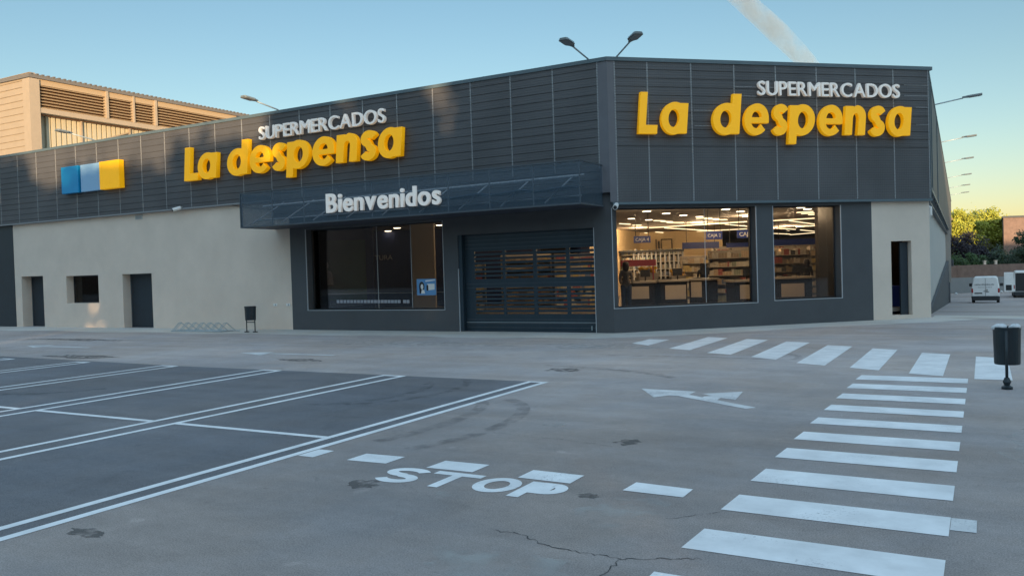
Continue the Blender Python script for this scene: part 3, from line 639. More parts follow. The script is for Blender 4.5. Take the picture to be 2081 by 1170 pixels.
# logo panels
e = empty('logo_sign', FL(-21.6, OC, 4.9), 'row of three square panels, blue, pale blue and yellow, left on the facade', 'sign')
lp = [onF(FL, a, 360, OS+.18)[0] for a in (124, 162, 204, 248)]
for i, (nm, dep) in enumerate((('blue', .16), ('paleblue', .13), ('yellow', .2))):
    b = MB(); b.fbox(FL, lp[i], lp[i+1]-.10, OC+.04+dep, OC+.03, 4.84, 5.80); b.build('square_panel', M[nm], e, bevel=.015)
# ------------------------------------------------------------------ lamps on the roof edge
def lamp_arm(label, F, s, o0, z0, L, rise, group='floodlights on arms along the roof edge'):
    a = np.array(F(s, o0, z0)); b_ = np.array(F(s, o0+1, z0)); d = b_-a; rz = math.atan2(d[1], d[0])
    return tuple(a), rz
def make_lamp(L=1.45, rise=.16):
    e = empty('roof_lamp', (0, 0, 0), '', 'floodlight')
    b = MB(); b.tube([(0, 0, -.25), (0, 0, .02), (.06, 0, .08), (L*.62, 0, .08+rise*.72)], .022, 8); b.build('arm', M['galv'], e, smooth=True)
    x0, x1 = L*.60, L; z0 = .08+rise*.70; z1 = z0+rise*.25
    pts = [(x0, .03), (x0+.1, .06), (x0+.2, .13), (x1-.04, .13), (x1, .09)]
    b = MB(); 
    def zz(x): return z0+(z1-z0)*(x-x0)/(x1-x0)
    secs = [[(x, -w_, zz(x)-.0), (x, w_, zz(x)), (x, w_*.8, zz(x)+.055), (x, -w_*.8, zz(x)+.055)] for x, w_ in pts]; b.loft(secs); b.build('lamp_head', M['lamphead'], e, bevel=.006)
    b = MB(); b.hexa([(x0+.2, -.1, zz(x0+.2)-.012), (x1-.05, -.1, zz(x1-.05)-.012), (x1-.05, .1, zz(x1-.05)-.012), (x0+.2, .1, zz(x0+.2)-.012), (x0+.2, -.1, zz(x0+.2)-.001), (x1-.05, -.1, zz(x1-.05)-.001), (x1-.05, .1, zz(x1-.05)-.001), (x0+.2, .1, zz(x0+.2)-.001)]); b.build('lens', M['lens'], e)
    return e
M['lamphead'] = mat('lamp_casting', (.16, .19, .20), .5); M['lens'] = mat('lamp_lens', (.25, .27, .28), .2)
proto = make_lamp(); G1 = 'floodlights on arms along the roof edge'
spots = [(FL, -.47, 'roof lamp just left of the building corner, arm leaning left against the sky'), (FR, .25, 'roof lamp just right of the building corner, pointing up to the right'),
    (FL, -10.73, 'sunlit roof lamp above the left facade sign'), (FL, -19.63, 'roof lamp in front of the tan warehouse at far left'),
    (FS, 6.4, 'first and largest roof lamp along the right side wall'), (FS, 16.8, 'second roof lamp along the right side wall'), (FS, 26, 'third roof lamp along the right side wall'), (FS, 36, 'fourth roof lamp along the right side wall'), (FS, 45, 'fifth roof lamp along the right side wall'), (FS, 53, 'farthest and smallest roof lamp along the right side wall')]
for i, (F, s, lab) in enumerate(spots):
    loc, rz = lamp_arm(lab, F, s, -.02, H-.04, 0, 0)
    if i == 0: o = proto; o.location = loc; o.rotation_euler = (0, 0, rz); o['label'] = lab; o['group'] = G1
    else: copy_tree(proto, loc, rz, lab, G1)
# ------------------------------------------------------------------ cameras, vent, sockets
def seccam(F, s, z, o, label):
    e = empty('security_camera', F(s, o, z), label, 'security camera', 'white security cameras under the cladding')
    a = np.array(F(s, o, z)); d = np.array(F(s-.12, o+.22, z-.08))
    b = MB(); b.tube([a, a+(d-a)*.5, d], [.055, .06, .06], 14); b.build('housing', M['white_letter'], e, smooth=False)
    b = MB(); b.tube([d, d+(d-a)*.08], [.045, .04], 12); b.build('camera_lens', M['black'], e)
    b = MB(); b.tube([np.array(F(s+.06, o-.16, z+.06)), a], .02, 8); b.build('bracket', M['galv'], e)
sA, zA = onF(FL, 365, 422, .2); seccam(FL, sA, zA, .16, 'white security camera under the left facade cladding')
sA, zA = onF(FR, 1249, 416, .25); seccam(FR, sA+.06, zA, .22, 'white security camera at the building corner beside the canopy')
e = empty('security_light', FS(.3, .05, 2.8), 'white oval wall light high on the side wall corner', 'wall light'); b = MB(); b.tube([FS(.25, -.04, 2.72), FS(.25, .02, 2.74), FS(.25, .02, 2.95), FS(.25, -.04, 2.98)], [.03, .05, .05, .03], 10); b.build('housing', M['white_letter'], e)
b = MB(); b.fbox(FL, -17.6, -17.22, .015, 0, 3.73, 3.89); v = tag(b.build('wall_vent', M['plaster_side']), 'small pale rectangular vent high on the beige wall', 'vent')
b = MB()
for k in range(4): b.fbox(FL, -17.56, -17.26, .02, .0155, 3.755+k*.03, 3.77+k*.03)
b.build('grille', M['joint'], v, world=True)
for s_, lab in ((-11.15, 'left one of two small white sockets low on the beige wall'), (-10.62, 'right one of two small white sockets next to the dark wall edge')):
    e = empty('wall_socket', FL(s_, 0, .76), lab, 'socket', 'small white sockets on the wall')
    b = MB(); b.fbox(FL, s_-.09, s_+.06, .02, 0, .72, .80); b.build('socket_plate', M['white_letter'], e, bevel=.004)
    b = MB(); b.fbox(FL, s_-.01, s_+.02, .026, .0205, .735, .785); b.build('socket_cover', M['joint'], e)
cab = []
for i in range(13):
    t = i/12; s_ = -12.9+(-11.05+12.9)*t; cab.append(FL(s_, .02, 3.93-.25*t+.12*(t-1)*t))
b = MB(); b.tube(cab, .008, 5); tag(b.build('cable', M['black']), 'thin black cable sagging from the cladding to the canopy', 'cable')
# ------------------------------------------------------------------ litter bins, bicycle rack
def make_bin_two_leg():
    x, y = -18.94, 17.8; e = empty('litter_bin', (x, y, 0), 'dark litter bin on two legs against the beige wall', 'litter bin')
    b = MB(); secs = []
    for z, wx in ((.36, .175), (.42, .18), (.74, .20), (.755, .19)):
        secs.append([(x+wx*c_, y+.13*s_, z) for c_, s_ in [(math.cos(a), math.sin(a)) for a in [2*math.pi*i/24 for i in range(24)]]])
    b.loft(secs); b.build('bin_body', M['bin'], e)
    for sx in (-1, 1):
        b = MB(); b.tube([(x+sx*.17, y, .03), (x+sx*.17, y, .74)], .016, 8); b.fbox(lambda s, o, z: (x+s, y-o, z), sx*.17-.05, sx*.17+.05, .05, -.05, .004, .03); b.build('leg', M['black'], e)
    b = MB(); b.tube([(x-.17, y, .3), (x+.17, y, .3)], .014, 8); b.build('crossbar', M['black'], e)
    b = MB(); b.loft([[(x+r*math.cos(a), y+r*.68*math.sin(a), z) for a in [2*math.pi*i/24 for i in range(24)]] for r, z in ((.205, .745), (.21, .76), (.18, .775))]); b.build('lid', M['black'], e)
make_bin_two_leg()
bx, by = gp(2048, 787)[:2]
e = empty('litter_bin', (bx, by, 0), 'dark round litter bin on a single post at the right edge of the lot', 'litter bin')
def ring(r, z, n=28): return [(bx+r*math.cos(2*math.pi*i/n), by+r*math.sin(2*math.pi*i/n), z) for i in range(n)]
b = MB(); b.loft([ring(.135, .285), ring(.14, .30), ring(.148, .70), ring(.152, .705), ring(.152, .735), ring(.14, .735), ring(.13, .6), ring(.12, .33)]); b.build('bin_body', M['bin'], e, smooth=False)
b = MB(); b.tube([(bx-.01, by-.155, 0), (bx-.01, by-.155, .70)], .017, 10); b.build('post', M['bin'], e, smooth=True)
b = MB(); b.loft([[(bx-.01+r*math.cos(2*math.pi*i/16), by-.155+r*math.sin(2*math.pi*i/16), z) for i in range(16)] for r, z in ((.06, .004), (.06, .03), (.03, .05), (.045, .09), (.025, .14))]); b.build('post_foot', M['bin'], e)
bag = MB()
for cx_, rr in ((-.075, .07), (.085, .055)):
    bag.loft([[(bx+cx_+r*math.cos(2*math.pi*i/12)*(1+.2*math.sin(i*2.3)), by-.05+r*.7*math.sin(2*math.pi*i/12), z+.008*math.sin(i*1.7)) for i in range(12)] for r, z in ((rr, .71), (rr*1.1, .745), (rr*.7, .765), (rr*.2, .772))])
tag(bag.build('rubbish_bag', M['bag'], smooth=True), 'white plastic bag bulging out of the bin top at right', 'bag')
# rack: two ground rails with triangular hoops
rx0, rx1, ry = -22.2, -19.95, 17.75
e = empty('bicycle_rack', (rx0, ry, 0), 'low galvanised bicycle rack with triangular hoops on the pavement by the beige wall', 'bicycle rack')
b = MB(); b.tube([(rx0, ry-.16, .03), (rx1, ry-.16, .03)], .016, 6); b.tube([(rx0, ry+.22, .03), (rx1+.35, ry+.22, .03)], .014, 6); b.tube([(rx0, ry-.16, .03), (rx0, ry+.22, .03)], .014, 6); b.tube([(rx1, ry-.16, .03), (rx1, ry+.22, .03)], .014, 6); b.build('base_rail', M['galv'], e)
for k in range(7):
    x = rx0+.10+k*.335; b = MB(); b.tube([(x-.06, ry-.16, .03), (x+.08, ry+.0, .27), (x+.15, ry+.03, .28), (x+.33, ry+.22, .03)], .013, 6)
    b.tube([(x+.02, ry-.16, .03), (x+.15, ry+.03, .27)], .012, 6); b.build('hoop', M['galv'], e)
# ------------------------------------------------------------------ warehouse behind left
WX, WY = -43.0, 26.0
kk = WX/-39.689   # similar triangles from the surveyed corner
WY = 24*kk; WZ = 1.6+(11.52-1.6)*kk; WZ2 = 1.6+(10.05-1.6)*kk; WE = 36.76*kk
wh = empty('warehouse', (WX, WY, 0), 'tall tan sheet-metal warehouse with a louvred band behind the left facade', 'warehouse')
b = MB(); y0 = WY
# gable wall facing the car park: ribbed sheets
z = 0.0; bw = MB()
while z < WZ+.25:
    z1_ = min(z+.34, WZ+.3)
    def top(x): return WZ-.02+(WX-x)*.0
    bw.box(WX-24, WX, WY, WY+.3, z+.05, z1_); bw.box(WX-24, WX, WY+.04, WY+.3, z, z+.05); z += .34
bw.build('wall', M['tan'], wh, label='tan ribbed wall facing the car park')
b = MB(); b.hexa([(WX-24, WY-.1, WZ+.3), (WX+.1, WY-.1, WZ+.02), (WX+.1, WE+1, WZ+.02), (WX-24, WE+1, WZ+.3), (WX-24, WY-.1, WZ+.5), (WX+.1, WY-.1, WZ+.2), (WX+.1, WE+1, WZ+.2), (WX-24, WE+1, WZ+.5)])
k = WY
rfm = b
while k < WE+1: rfm.box(WX-.2, WX+.16, k, k+.12, WZ+.2, WZ+.25); k += .3
b.build('roof', mat('roof_sheet', (.16, .15, .14), .6), wh)
b = MB(); b.box(WX-.5, WX+.1, WY-.1, WY+.45, 0, WZ-.02); b.box(WX-.3, WX+.06, WY+.45, WE, WZ2-.15, WZ2+.1)
for t in (.47, .82): b.box(WX-.2, WX+.10, WY+(WE-WY)*t*.66, WY+(WE-WY)*t*.66+.14, WZ2+.1, WZ+.02)
for t in (.36,): b.box(WX-.2, WX+.08, WY+(WE-WY)*.66*.66, WY+(WE-WY)*.66*.66+.1, WZ2+.1, WZ+.02)
b.build('column', mat('tan_flashing', (.38, .31, .23), .6, var=.05), wh)
b = MB(); b.box(WX-.5, WX-.3, WY+.45, WE, WZ2-.2, WZ); b.build('louvre_recess', M['darkgap'], wh)
b = MB(); n = 8
for k in range(n):
    z = WZ2+.12+k*(WZ-WZ2-.3)/n; b.hexa([(WX-.02, WY+.45, z), (WX-.02, WE, z), (WX-.26, WE, z+.10), (WX-.26, WY+.45, z+.10), (WX, WY+.45, z+.03), (WX, WE, z+.03), (WX-.24, WE, z+.13), (WX-.24, WY+.45, z+.13)])
b.box(WX-.2, WX, WY+.45, WE, WZ-.28, WZ+.02); b.build('louvre', M['louvre'], wh)
b = MB(); k = WY+1.1
while k < WE: b.box(WX-.60, WX-.5, k, k+.2, 0, WZ2-.15); b.box(WX-.66, WX-.6, k+.2, k+.3, 0, WZ2-.15); k += .3
b.box(WX-.9, WX-.66, WY+.4, WE, 0, WZ2-.1); b.build('side_wall', M['tan2'], wh, label='pale vertical ribbed sheet below the louvres')
b = MB(); k0 = WY+.9
b.box(WX-.45, WX-.35, WY+3.0, WY+3.08, 5, WZ2-.2); b.box(WX-.45, WX-.35, WY+6.0, WY+6.1, 5, WZ2+1.2)
b.tube([(WX-.4, WY+.4, 8.3), (WX-.4, WY+6.0, 10.3)], .04, 6); b.tube([(WX-.4, WY+.4, 7.0), (WX-.4, WY+6.0, 8.3)], .04, 6); b.build('bracing', M['tan'], wh)
# ------------------------------------------------------------------ trees and hedges
def tree(name, base, h, crowns, nleaf, leaf, m, label, trunk_r=.2, group=None, cat='tree', seed=1, clumps=26):
    R = random.Random(seed); e = empty(name, base, label, cat, group)
    x0, y0, z0 = base; b = MB(); 
    top = (x0+crowns[0][0], y0+crowns[0][1], z0+crowns[0][2])
    b.tube([(x0, y0, z0-.1), ((x0*2+top[0])/3, (y0*2+top[1])/3, z0+(top[2]-z0)*.4), top], [trunk_r, trunk_r*.75, trunk_r*.3], 8)
    for (cx, cy, cz, rx, ry, rz) in crowns:
        for _ in range(4): b.tube([(x0, y0, z0+(cz)*.45), (x0+cx+R.uniform(-.5, .5)*rx, y0+cy+R.uniform(-.5, .5)*ry, z0+cz+R.uniform(-.3, .4)*rz)], [trunk_r*.4, trunk_r*.1], 5)
    b.build('trunk', M['bark'], e)
    f = MB(); per = nleaf//(len(crowns)*clumps)
    for (cx, cy, cz, rx, ry, rz) in crowns:
        for c in range(clumps):
            while True:
                u = Vector((R.uniform(-1, 1), R.uniform(-1, 1), R.uniform(-1, 1)))
                if .25 < u.length < 1: break
            u = u*(.55+.45*R.random()) ; cc = Vector((x0+cx+u.x*rx, y0+cy+u.y*ry, z0+cz+u.z*rz)); cr = R.uniform(.16, .34)*min(rx, rz)
            for _ in range(per):
                d = Vector((R.gauss(0, 1), R.gauss(0, 1), R.gauss(0, .8)))*cr*.6; p = cc+d; a = Vector((R.gauss(0, 1), R.gauss(0, 1), R.gauss(0, 1))).normalized(); q = a.orthogonal().normalized(); s = leaf*R.uniform(.6, 1.3)
                f.v += [tuple(p+a*s), tuple(p+q*s*.6), tuple(p-a*s), tuple(p-q*s*.6)]; i = len(f.v)-4; f.f.append([i, i+1, i+2, i+3]); f.mi.append(0)
    f.build('crown', m, e); return e
def base_at(px, depth):
    p = at(px, 540, depth); return (p[0], p[1], gz(p[0], p[1]))
def ztop_at(px, py, depth): return at(px, py, depth)[2]
GT = 'sunlit trees beyond the boundary wall'
for i, (px, dep, ytop, r, lab) in enumerate([(1936, 92, 424, 1.5, 'sunlit yellow-green tree tight beside the building edge'), (1958, 94, 421, 1.8, 'tallest sunlit yellow-green tree behind the plum tree'), (1990, 96, 432, 2.2, 'sunlit yellow-green tree in the middle of the row'), (2022, 95, 428, 2.0, 'spiky-topped sunlit tree left of the brick building')]):
    bs = base_at(px, dep); top = ztop_at(px, ytop, dep)-bs[2]
    tree('deciduous_tree', bs, top, [(0, 0, top*.60, r*1.3, r*1.3, top*.43)], 16000, .13, M['leaf_yellow'], lab, .16, GT, seed=10+i, clumps=46)
bs = base_at(1962, 80); top = ztop_at(1962, 464, 80)-bs[2]
tree('plum_tree', bs, top, [(0, 0, top*.62, 2.6, 2.0, top*.36), (-1.2, -.3, top*.5, 1.5, 1.5, top*.22), (1.5, .9, top*.5, 1.3, 1.3, top*.25)], 14000, .10, M['leaf_plum'], 'dark purple-leaved plum tree above the boundary wall', .15, seed=31, clumps=34)
for i, (px, dep, ytop, r, mm, lab) in enumerate([(1940, 74, 517, 1.3, 'leaf_hedge', 'bright green bush left of centre above the wall'), (1972, 75, 507, 1.0, 'leaf_hedge', 'green bush under the plum tree'), (2030, 78, 498, 1.6, 'leaf_dark', 'grey-green bush right of the plum tree'), (2060, 77, 505, 1.8, 'leaf_dark', 'dark green bush in front of the brick building'), (2078, 70, 458, 1.1, 'leaf_dark', 'dark shrub cut by the right edge of the photo'), (1998, 79, 516, 1.3, 'leaf_dark', 'low dark bush behind the pale wall posts')]):
    bs = base_at(px, dep); top = ztop_at(px, ytop, dep)-bs[2]
    tree('bush', bs, top, [(0, 0, top*.6, r, r, top*.42), (r*.7, .3, top*.5, r*.8, r*.8, top*.38)], 5200, .08, M[mm], lab, .06, 'bushes along the boundary wall', 'bush', seed=50+i, clumps=24)
# ------------------------------------------------------------------ boundary wall, houses beyond
wc = at(1990, 594, 68)
def FB(s, o, z): return (wc[0]+s*CR[0]/math.hypot(CR[0], CR[1])+o*.49, wc[1]+s*CR[1]/math.hypot(CR[0], CR[1])-o*.87, z)
zg = -1.37; zt1 = at(1990, 563, 68)[2]; zt2 = at(1990, 538, 68)[2]
e = empty('boundary_wall', FB(0, 0, zg), 'grey rendered boundary wall with a brown upper band behind the vans', 'wall')
b = MB(); b.fbox(FB, -14, 22, 0, -.25, zg-.5, zt1); b.build('lower_wall', M['blockwall'], e)
b = MB(); b.fbox(FB, -14, 22, -.03, -.22, zt1, zt2)
b.fbox(FB, -1.75, -1.62, -.01, -.24, zt1, zt2+.02); b.build('upper_wall', M['brick'], e)
for s_, lab in ((.55, 'left one of two short pale posts on top of the boundary wall'), (1.45, 'right one of two short pale posts on top of the boundary wall')):
    b = MB(); b.fbox(FB, s_-.08, s_+.08, -.04, -.2, zt2, zt2+.28); b.fbox(FB, s_-.11, s_+.11, -.01, -.23, zt2+.28, zt2+.33); tag(b.build('wall_post', M['plaster']), lab, 'post', 'pale posts on the boundary wall')
hb = at(2042, 596, 88)
def FH(s, o, z): return (hb[0]+s*CR[0], hb[1]+s*CR[1]-o, z)
zt = at(2042, 443, 88)[2]
e = empty('brick_building', FH(0, 0, -1.4), 'plain brown brick building with flat roof at the right edge', 'building')
b = MB(); b.fbox(FH, 0, 14, 0, -9, -2, zt); b.build('wall', M['brick'], e)
b = MB(); b.fbox(FH, -.1, 14.1, .1, -9.1, zt, zt+.2); b.build('roof', M['darkwall'], e)
hb2 = at(1915, 596, 84); zt = at(1930, 447, 84)[2]
def FH2(s, o, z): return (hb2[0]+s*CR[0]+o*.49, hb2[1]+s*CR[1]-o*.87, z)
e = empty('orange_house', FH2(0, 0, -1.4), 'orange sunlit house wall peeping out behind the supermarket', 'house')
b = MB(); b.fbox(FH2, -6, 1.0, 0, -6, -2, zt); b.build('wall', M['orange'], e)
b = MB(); b.hexa([FH2(-6.2, .2, zt), FH2(1.1, .2, zt), FH2(1.1, -6.2, zt), FH2(-6.2, -6.2, zt), FH2(-6.2, .2, zt+.15), FH2(1.1, .2, zt+.15), FH2(-1, -3, zt+.9), FH2(-4, -3, zt+.9)]); b.build('roof', M['brick'], e)
# ------------------------------------------------------------------ vans
def rsec(y, hw, hwt, z0, z1, r=.12):
    """rounded van cross-section"""
    P = [(-hw+.04, z0), (hw-.04, z0), (hw, z0+.08), (hw, z0+(z1-z0)*.5)]
    P += [(hwt+.02, z1-r*1.4), (hwt-.01, z1-r*.6), (hwt-r*.5, z1-r*.1), (hwt-r*1.4, z1), (-hwt+r*1.4, z1), (-hwt+r*.5, z1-r*.1), (-hwt+.01, z1-r*.6), (-hwt-.02, z1-r*1.4)]
    P += [(-hw, z0+(z1-z0)*.5), (-hw, z0+.08)]
    return [(x, y, z) for x, z in P]
def make_van(label, name='white_van', hgt=1.58, hw=.73, open_door=False, L=3.7):
    """rear at y=0 looking back towards -y, nose towards +y; built round its own origin"""
    e = empty(name, (0, 0, 0), label, 'van', 'white vans parked at the far end')
    b = MB(); z0 = .22
    b.loft([rsec(0.0, hw-.03, hw-.13, z0+.12, hgt-.04), rsec(.06, hw, hw-.10, z0+.05, hgt), rsec(.6, hw, hw-.09, z0, hgt+.01), rsec(L*.55, hw, hw-.09, z0, hgt+.0), rsec(L*.62, hw, hw-.12, z0, hgt-.05), rsec(L*.78, hw, hw-.14, z0, hgt*.66), rsec(L*.97, hw-.06, hw-.18, z0, hgt*.55), rsec(L, hw-.15, hw-.25, z0+.1, hgt*.42)])
    b.build('body', M['vanwhite'], e, world=False, smooth=False, bevel=.02)
    b = MB(); b.loft([rsec(-.07, hw-.05, hw-.06, .17, .40, .03), rsec(.0, hw+.01, hw+.0, .15, .42, .03), rsec(.12, hw+.01, hw, .15, .42, .03)]); b.build('bumper', M['bumper'], e, world=False)
    for sx in (-1, 1):
        b = MB(); b.box(sx*(hw-.035)-.045, sx*(hw-.035)+.045, -.012, .08, .62, .88); b.build('tail_light', M['red'], e, world=False, bevel=.01)
        for y in (.55, L-.65):
            b = MB(); c = [(0, y+.0, .28)]; b.tube([(sx*(hw-.16), y, .28), (sx*(hw-.0), y, .28)], .28, 20); t = b.build('wheel', M['tyre'], e, world=False); b = MB(); b.tube([(sx*(hw-.02), y, .28), (sx*(hw+.012), y, .28)], .17, 16); b.build('rim', M['rim'], t, world=False)
    for sx, nm in ((-1, 'l'), (1, 'r')):
        b = MB(); b.box(sx*(hw+.11)-.09, sx*(hw+.11)+.09, L*.66, L*.66+.08, .93, 1.12); b.box(min(sx*hw, sx*(hw+.06))-.0, max(sx*hw, sx*(hw+.06)), L*.67, L*.67+.04, .96, 1.02); b.build('wing_mirror', M['black'], e, world=False, bevel=.02)
        b = MB(); b.face([(sx*(hw-.02), L*.60, .95), (sx*(hw-.02), L*.75, .95), (sx*(hw-.09), L*.70, hgt*.82), (sx*(hw-.07), L*.60, hgt*.86)]); 
        b.v = [(x+sx*.03, y, z) for x, y, z in b.v]; b.build('side_window', M['black'], e, world=False)
    b = MB(); b.face([(-hw+.17, L*.775, hgt*.665), (hw-.17, L*.775, hgt*.665), (hw-.2, L*.635, hgt*.93), (-hw+.2, L*.635, hgt*.93)]); b.v = [(x, y+.03, z+.03) for x, y, z in b.v]; b.build('windscreen', M['black'], e, world=False)
    for sx in (-1, 1):
        b = MB(); b.box(sx*(hw-.3)-.12, sx*(hw-.3)+.12, L-.07, L+.012, .5, .64); b.build('headlight', M['lens'], e, world=False)
    if not open_door:
        b = MB(); b.box(-.012, .012, -.012, -.001, .42, hgt-.1); b.box(-.1, .12, -.02, -.001, .70, .735); b.build('door_seam', M['joint'], e, world=False)
        b = MB(); b.box(-.58, -.17, -.018, -.001, .56, .625); b.build('number_plate', M['bumper'], e, world=False)
        b = MB()
        R = random.Random(3); x = -.56
        while x < .42: w_ = R.uniform(.03, .07); b.box(x, x+w_, -.012, -.001, 1.08, 1.08+R.uniform(.04, .075)); x += w_+R.uniform(.012, .03)
        x = -.38
        while x < .30: w_ = R.uniform(.03, .05); b.box(x, x+w_, -.012, -.001, .93, .96); x += w_+.03
        b.build('door_lettering', M['joint'], e, world=False); b = MB(); b.box(.03, .13, -.014, -.001, .78, .82); b.box(.04, .19, -.014, -.001, .66, .69); b.build('emblem', M['black'], e, world=False)
    else:
        b = MB(); b.box(-hw+.12, hw-.12, -.012, .0, .45, hgt-.15); b.build('load_opening', M['black'], e, world=False)
        b = MB(); b.box(-hw-.55, -hw+.02, -.05, .0, .42, hgt-.08); d = b.build('rear_door', M['vanwhite'], e, world=False, bevel=.03, label='open rear door swung out')
        b = MB(); b.box(-hw-.45, -hw-.10, -.065, -.051, .52, .90); b.build('door_trim', M['black'], d, world=False)
        b = MB(); b.box(.0, hw-.2, -.05, -.013, .45, 1.0); b.build('cargo', M['bag'], e, world=False)
    return e
vd = 50.5; vp = gp(2003, 612, -1.0); rzv = math.radians(2)
vp = at(2003, 613, 50.5); print('van z', vp, gz(vp[0], vp[1]))
van = make_van('white panel van seen from behind, closed doors with faint lettering'); van.location = (vp[0], vp[1], gz(vp[0], vp[1])-.0); van.rotation_euler = (0, 0, math.radians(-1))
vp = at(2088, 600, 57.5); van2 = make_van('larger white van with its rear door open, cut by the right edge', 'delivery_van', 1.85, .82, True, 4.4); van2.location = (vp[0], vp[1], gz(vp[0], vp[1])); van2.rotation_euler = (0, 0, math.radians(0))
# litter scraps
for k, (px, py, d_, lab) in enumerate([(1943, 598, 0, 'small white scrap of litter at the foot of the boundary wall'), (2035, 594, 0, 'flattened pale litter at the wall base right of the van')]):
    p = gp(px, py, -1.35); b = MB(); b.loft([[(p[0]+r*math.cos(a), p[1]+r*math.sin(a), gz(p[0], p[1])+z) for a in [i*1.05 for i in range(6)]] for r, z in ((.1, 0.01), (.12, .06), (.03, .16))]); tag(b.build('litter', M['bag']), lab, 'litter')
for k, (x, y, lab) in enumerate([(.55, 8.3, 'tiny white paper scrap on the asphalt right of the crosswalk'), (.72, 8.2, 'second tiny paper scrap right of the crosswalk')]):
    b = MB(); b.hexa([(x, y, .0028), (x+.05, y+.01, .0028), (x+.05, y+.04, .0028), (x, y+.035, .0028), (x+.005, y, .015), (x+.045, y+.01, .02), (x+.05, y+.035, .012), (x, y+.03, .018)]); tag(b.build('paper_scrap', M['bag']), lab, 'litter')
# ------------------------------------------------------------------ contrail
ct = MB()
def cat_(px, py, dist): return Vector(at(px, py, dist))
path = [(1462, -40, 40), (1508, 0, 44), (1546, 34, 46), (1580, 66, 48), (1612, 97, 44), (1642, 128, 38), (1670, 160, 30), (1700, 200, 22)]
cl = [cat_(p[0], p[1], 2400) for p in path]; sec = []
for i, p in enumerate(cl):
    d = (cl[min(i+1, len(cl)-1)]-cl[max(i-1, 0)]).normalized(); a = d.cross(Vector(CF)).normalized(); c_ = d.cross(a); R_ = path[i][2]/FPX*2400/2
    sec.append([tuple(p+a*math.cos(t)*R_+c_*math.sin(t)*R_*.5) for t in [2*math.pi*j/20 for j in range(20)]])
ct.loft(sec)
cm = bpy.data.materials.new('contrail_vapour'); cm.use_nodes = True; nt = cm.node_tree; nt.nodes.clear(); o_ = node(nt, 'ShaderNodeOutputMaterial'); pv = node(nt, 'ShaderNodeVolumePrincipled'); pv.inputs['Color'].default_value = (.80, .94, 1, 1)
g = node(nt, 'ShaderNodeNewGeometry'); n = node(nt, 'ShaderNodeTexNoise'); n.inputs['Scale'].default_value = .02; n.inputs['Detail'].default_value = 5; nt.links.new(g.outputs['Position'], n.inputs['Vector'])
r = node(nt, 'ShaderNodeMapRange'); r.inputs[1].default_value = .2; r.inputs[2].default_value = .75; r.inputs[4].default_value = .045; nt.links.new(n.outputs[0], r.inputs[0]); nt.links.new(r.outputs[0], pv.inputs['Density']); nt.links.new(pv.outputs[0], o_.inputs['Volume'])
tag(ct.build('contrail', cm), 'pale diagonal contrail across the sky at top right', 'contrail', kind='stuff')
# ------------------------------------------------------------------ behind the camera: trees casting the evening shade, blocks added for shade and reflections
def UP(u, p): return (SUN_DIR[0]*u+.8*p, SUN_DIR[1]*u+.6*p)
e = empty('shade_block', (*UP(30, 30), 0), 'long plain block added out of view to shade the facades', 'building')  # unseen block, added to keep the low sun off the facades
def FU(s, o, z): x, y = UP(28-o, s); return (x, y, z)
b = MB(); b.fbox(FU, 1.5, 80, 0, -9, 0, 10.6); b.build('wall', M['brick'], e)
b = MB(); b.fbox(FU, 1.3, 80.2, .3, -9.3, 10.6, 10.9); b.build('roof', M['darkwall'], e)
for k in range(18):
    for zz_ in (1.4, 4.4, 7.4):
        pass
e = empty('reflection_block', (-50, -30, 0), 'low dark block added out of view to darken the window reflections', 'building')  # unseen block, added to hide the bright low sky from the window glass
b = MB(); b.box(-170, -10, -46, -38, 0, 11); b.build('wall', M['brick'], e); b = MB(); b.box(-170.3, -9.7, -46.3, -37.7, 11, 11.3); b.build('roof', M['darkwall'], e)
GB = 'shade trees behind the car park'
for i, (p_, hh) in enumerate([(4.0, 13.4), (-1.0, 12.2), (-5.5, 10.7), (-10.5, 11.2), (-15.5, 12.2), (-20.5, 12.0), (-26, 12.4), (-31, 12.0)]):
    x, y = UP(27, p_); tree('shade_tree', (x, y, 0), hh, [(0, 0, hh*.52, 3.7, 3.7, hh*.50)], 13000, .34, M['leaf_dark'], 'leafy shade tree number behind the car park'.replace(' number', ''), .25, GB, seed=80+i, clumps=64 if i < 2 else (30 if i < 4 else 50))
#INTERIOR
LAMP = .85
M["stick"] = mat("sticker", (.35, .36, .40), .5)
# ------------------------------------------------------------------ shop interior
FZ, CZ = .28, 3.30
RH = np.array([CR[0], CR[1], 0]); RH = RH/np.linalg.norm(RH); FH_ = np.array([CF[0], CF[1], 0]); FH_ = FH_/np.linalg.norm(FH_)
def fr(px, depth, ang=0.0):
    """a local frame standing on the shop floor at that spot: s to the right, o towards the street"""
    P = at(px, 560, depth); ca, sa = math.cos(ang), math.sin(ang); r = RH*ca-FH_*sa; f = FH_*ca+RH*sa
    return lambda s, o, z: (P[0]+r[0]*s-f[0]*o, P[1]+r[1]*s-f[1]*o, z)
def sz(px, py, px0, depth): # metres right of px0 and height at that depth
    return (px-px0)*depth/FPX, at(px, py, depth)[2]
e = SM
IN = [(-33, 19.3), FL(-10.5, -.36, 0)[:2], FL(-.2, -.36, 0)[:2], FR(.2, -.36, 0)[:2], FR(8.8, -.36, 0)[:2], (C2[0]-.5, C2[1]+.3), (C2[0]-1.5, 66), (-33, 66)]
b = MB(); b.prism(IN, FZ-.1, FZ); b.build('shop_floor', M['floor'], SM)
b = MB(); b.prism(IN, CZ, CZ+.1); b.build('shop_ceiling', M['ceil'], SM)
b = MB(); b.box(-33, -1.8, 60, 60.2, 0, CZ); b.box(-26, -25.8, 20, 60, 0, CZ); b.build('rear_wall', M['ceil'], SM)
F = fr(1298, 42); s1_, zb = sz(1470, 510, 1298, 42); 
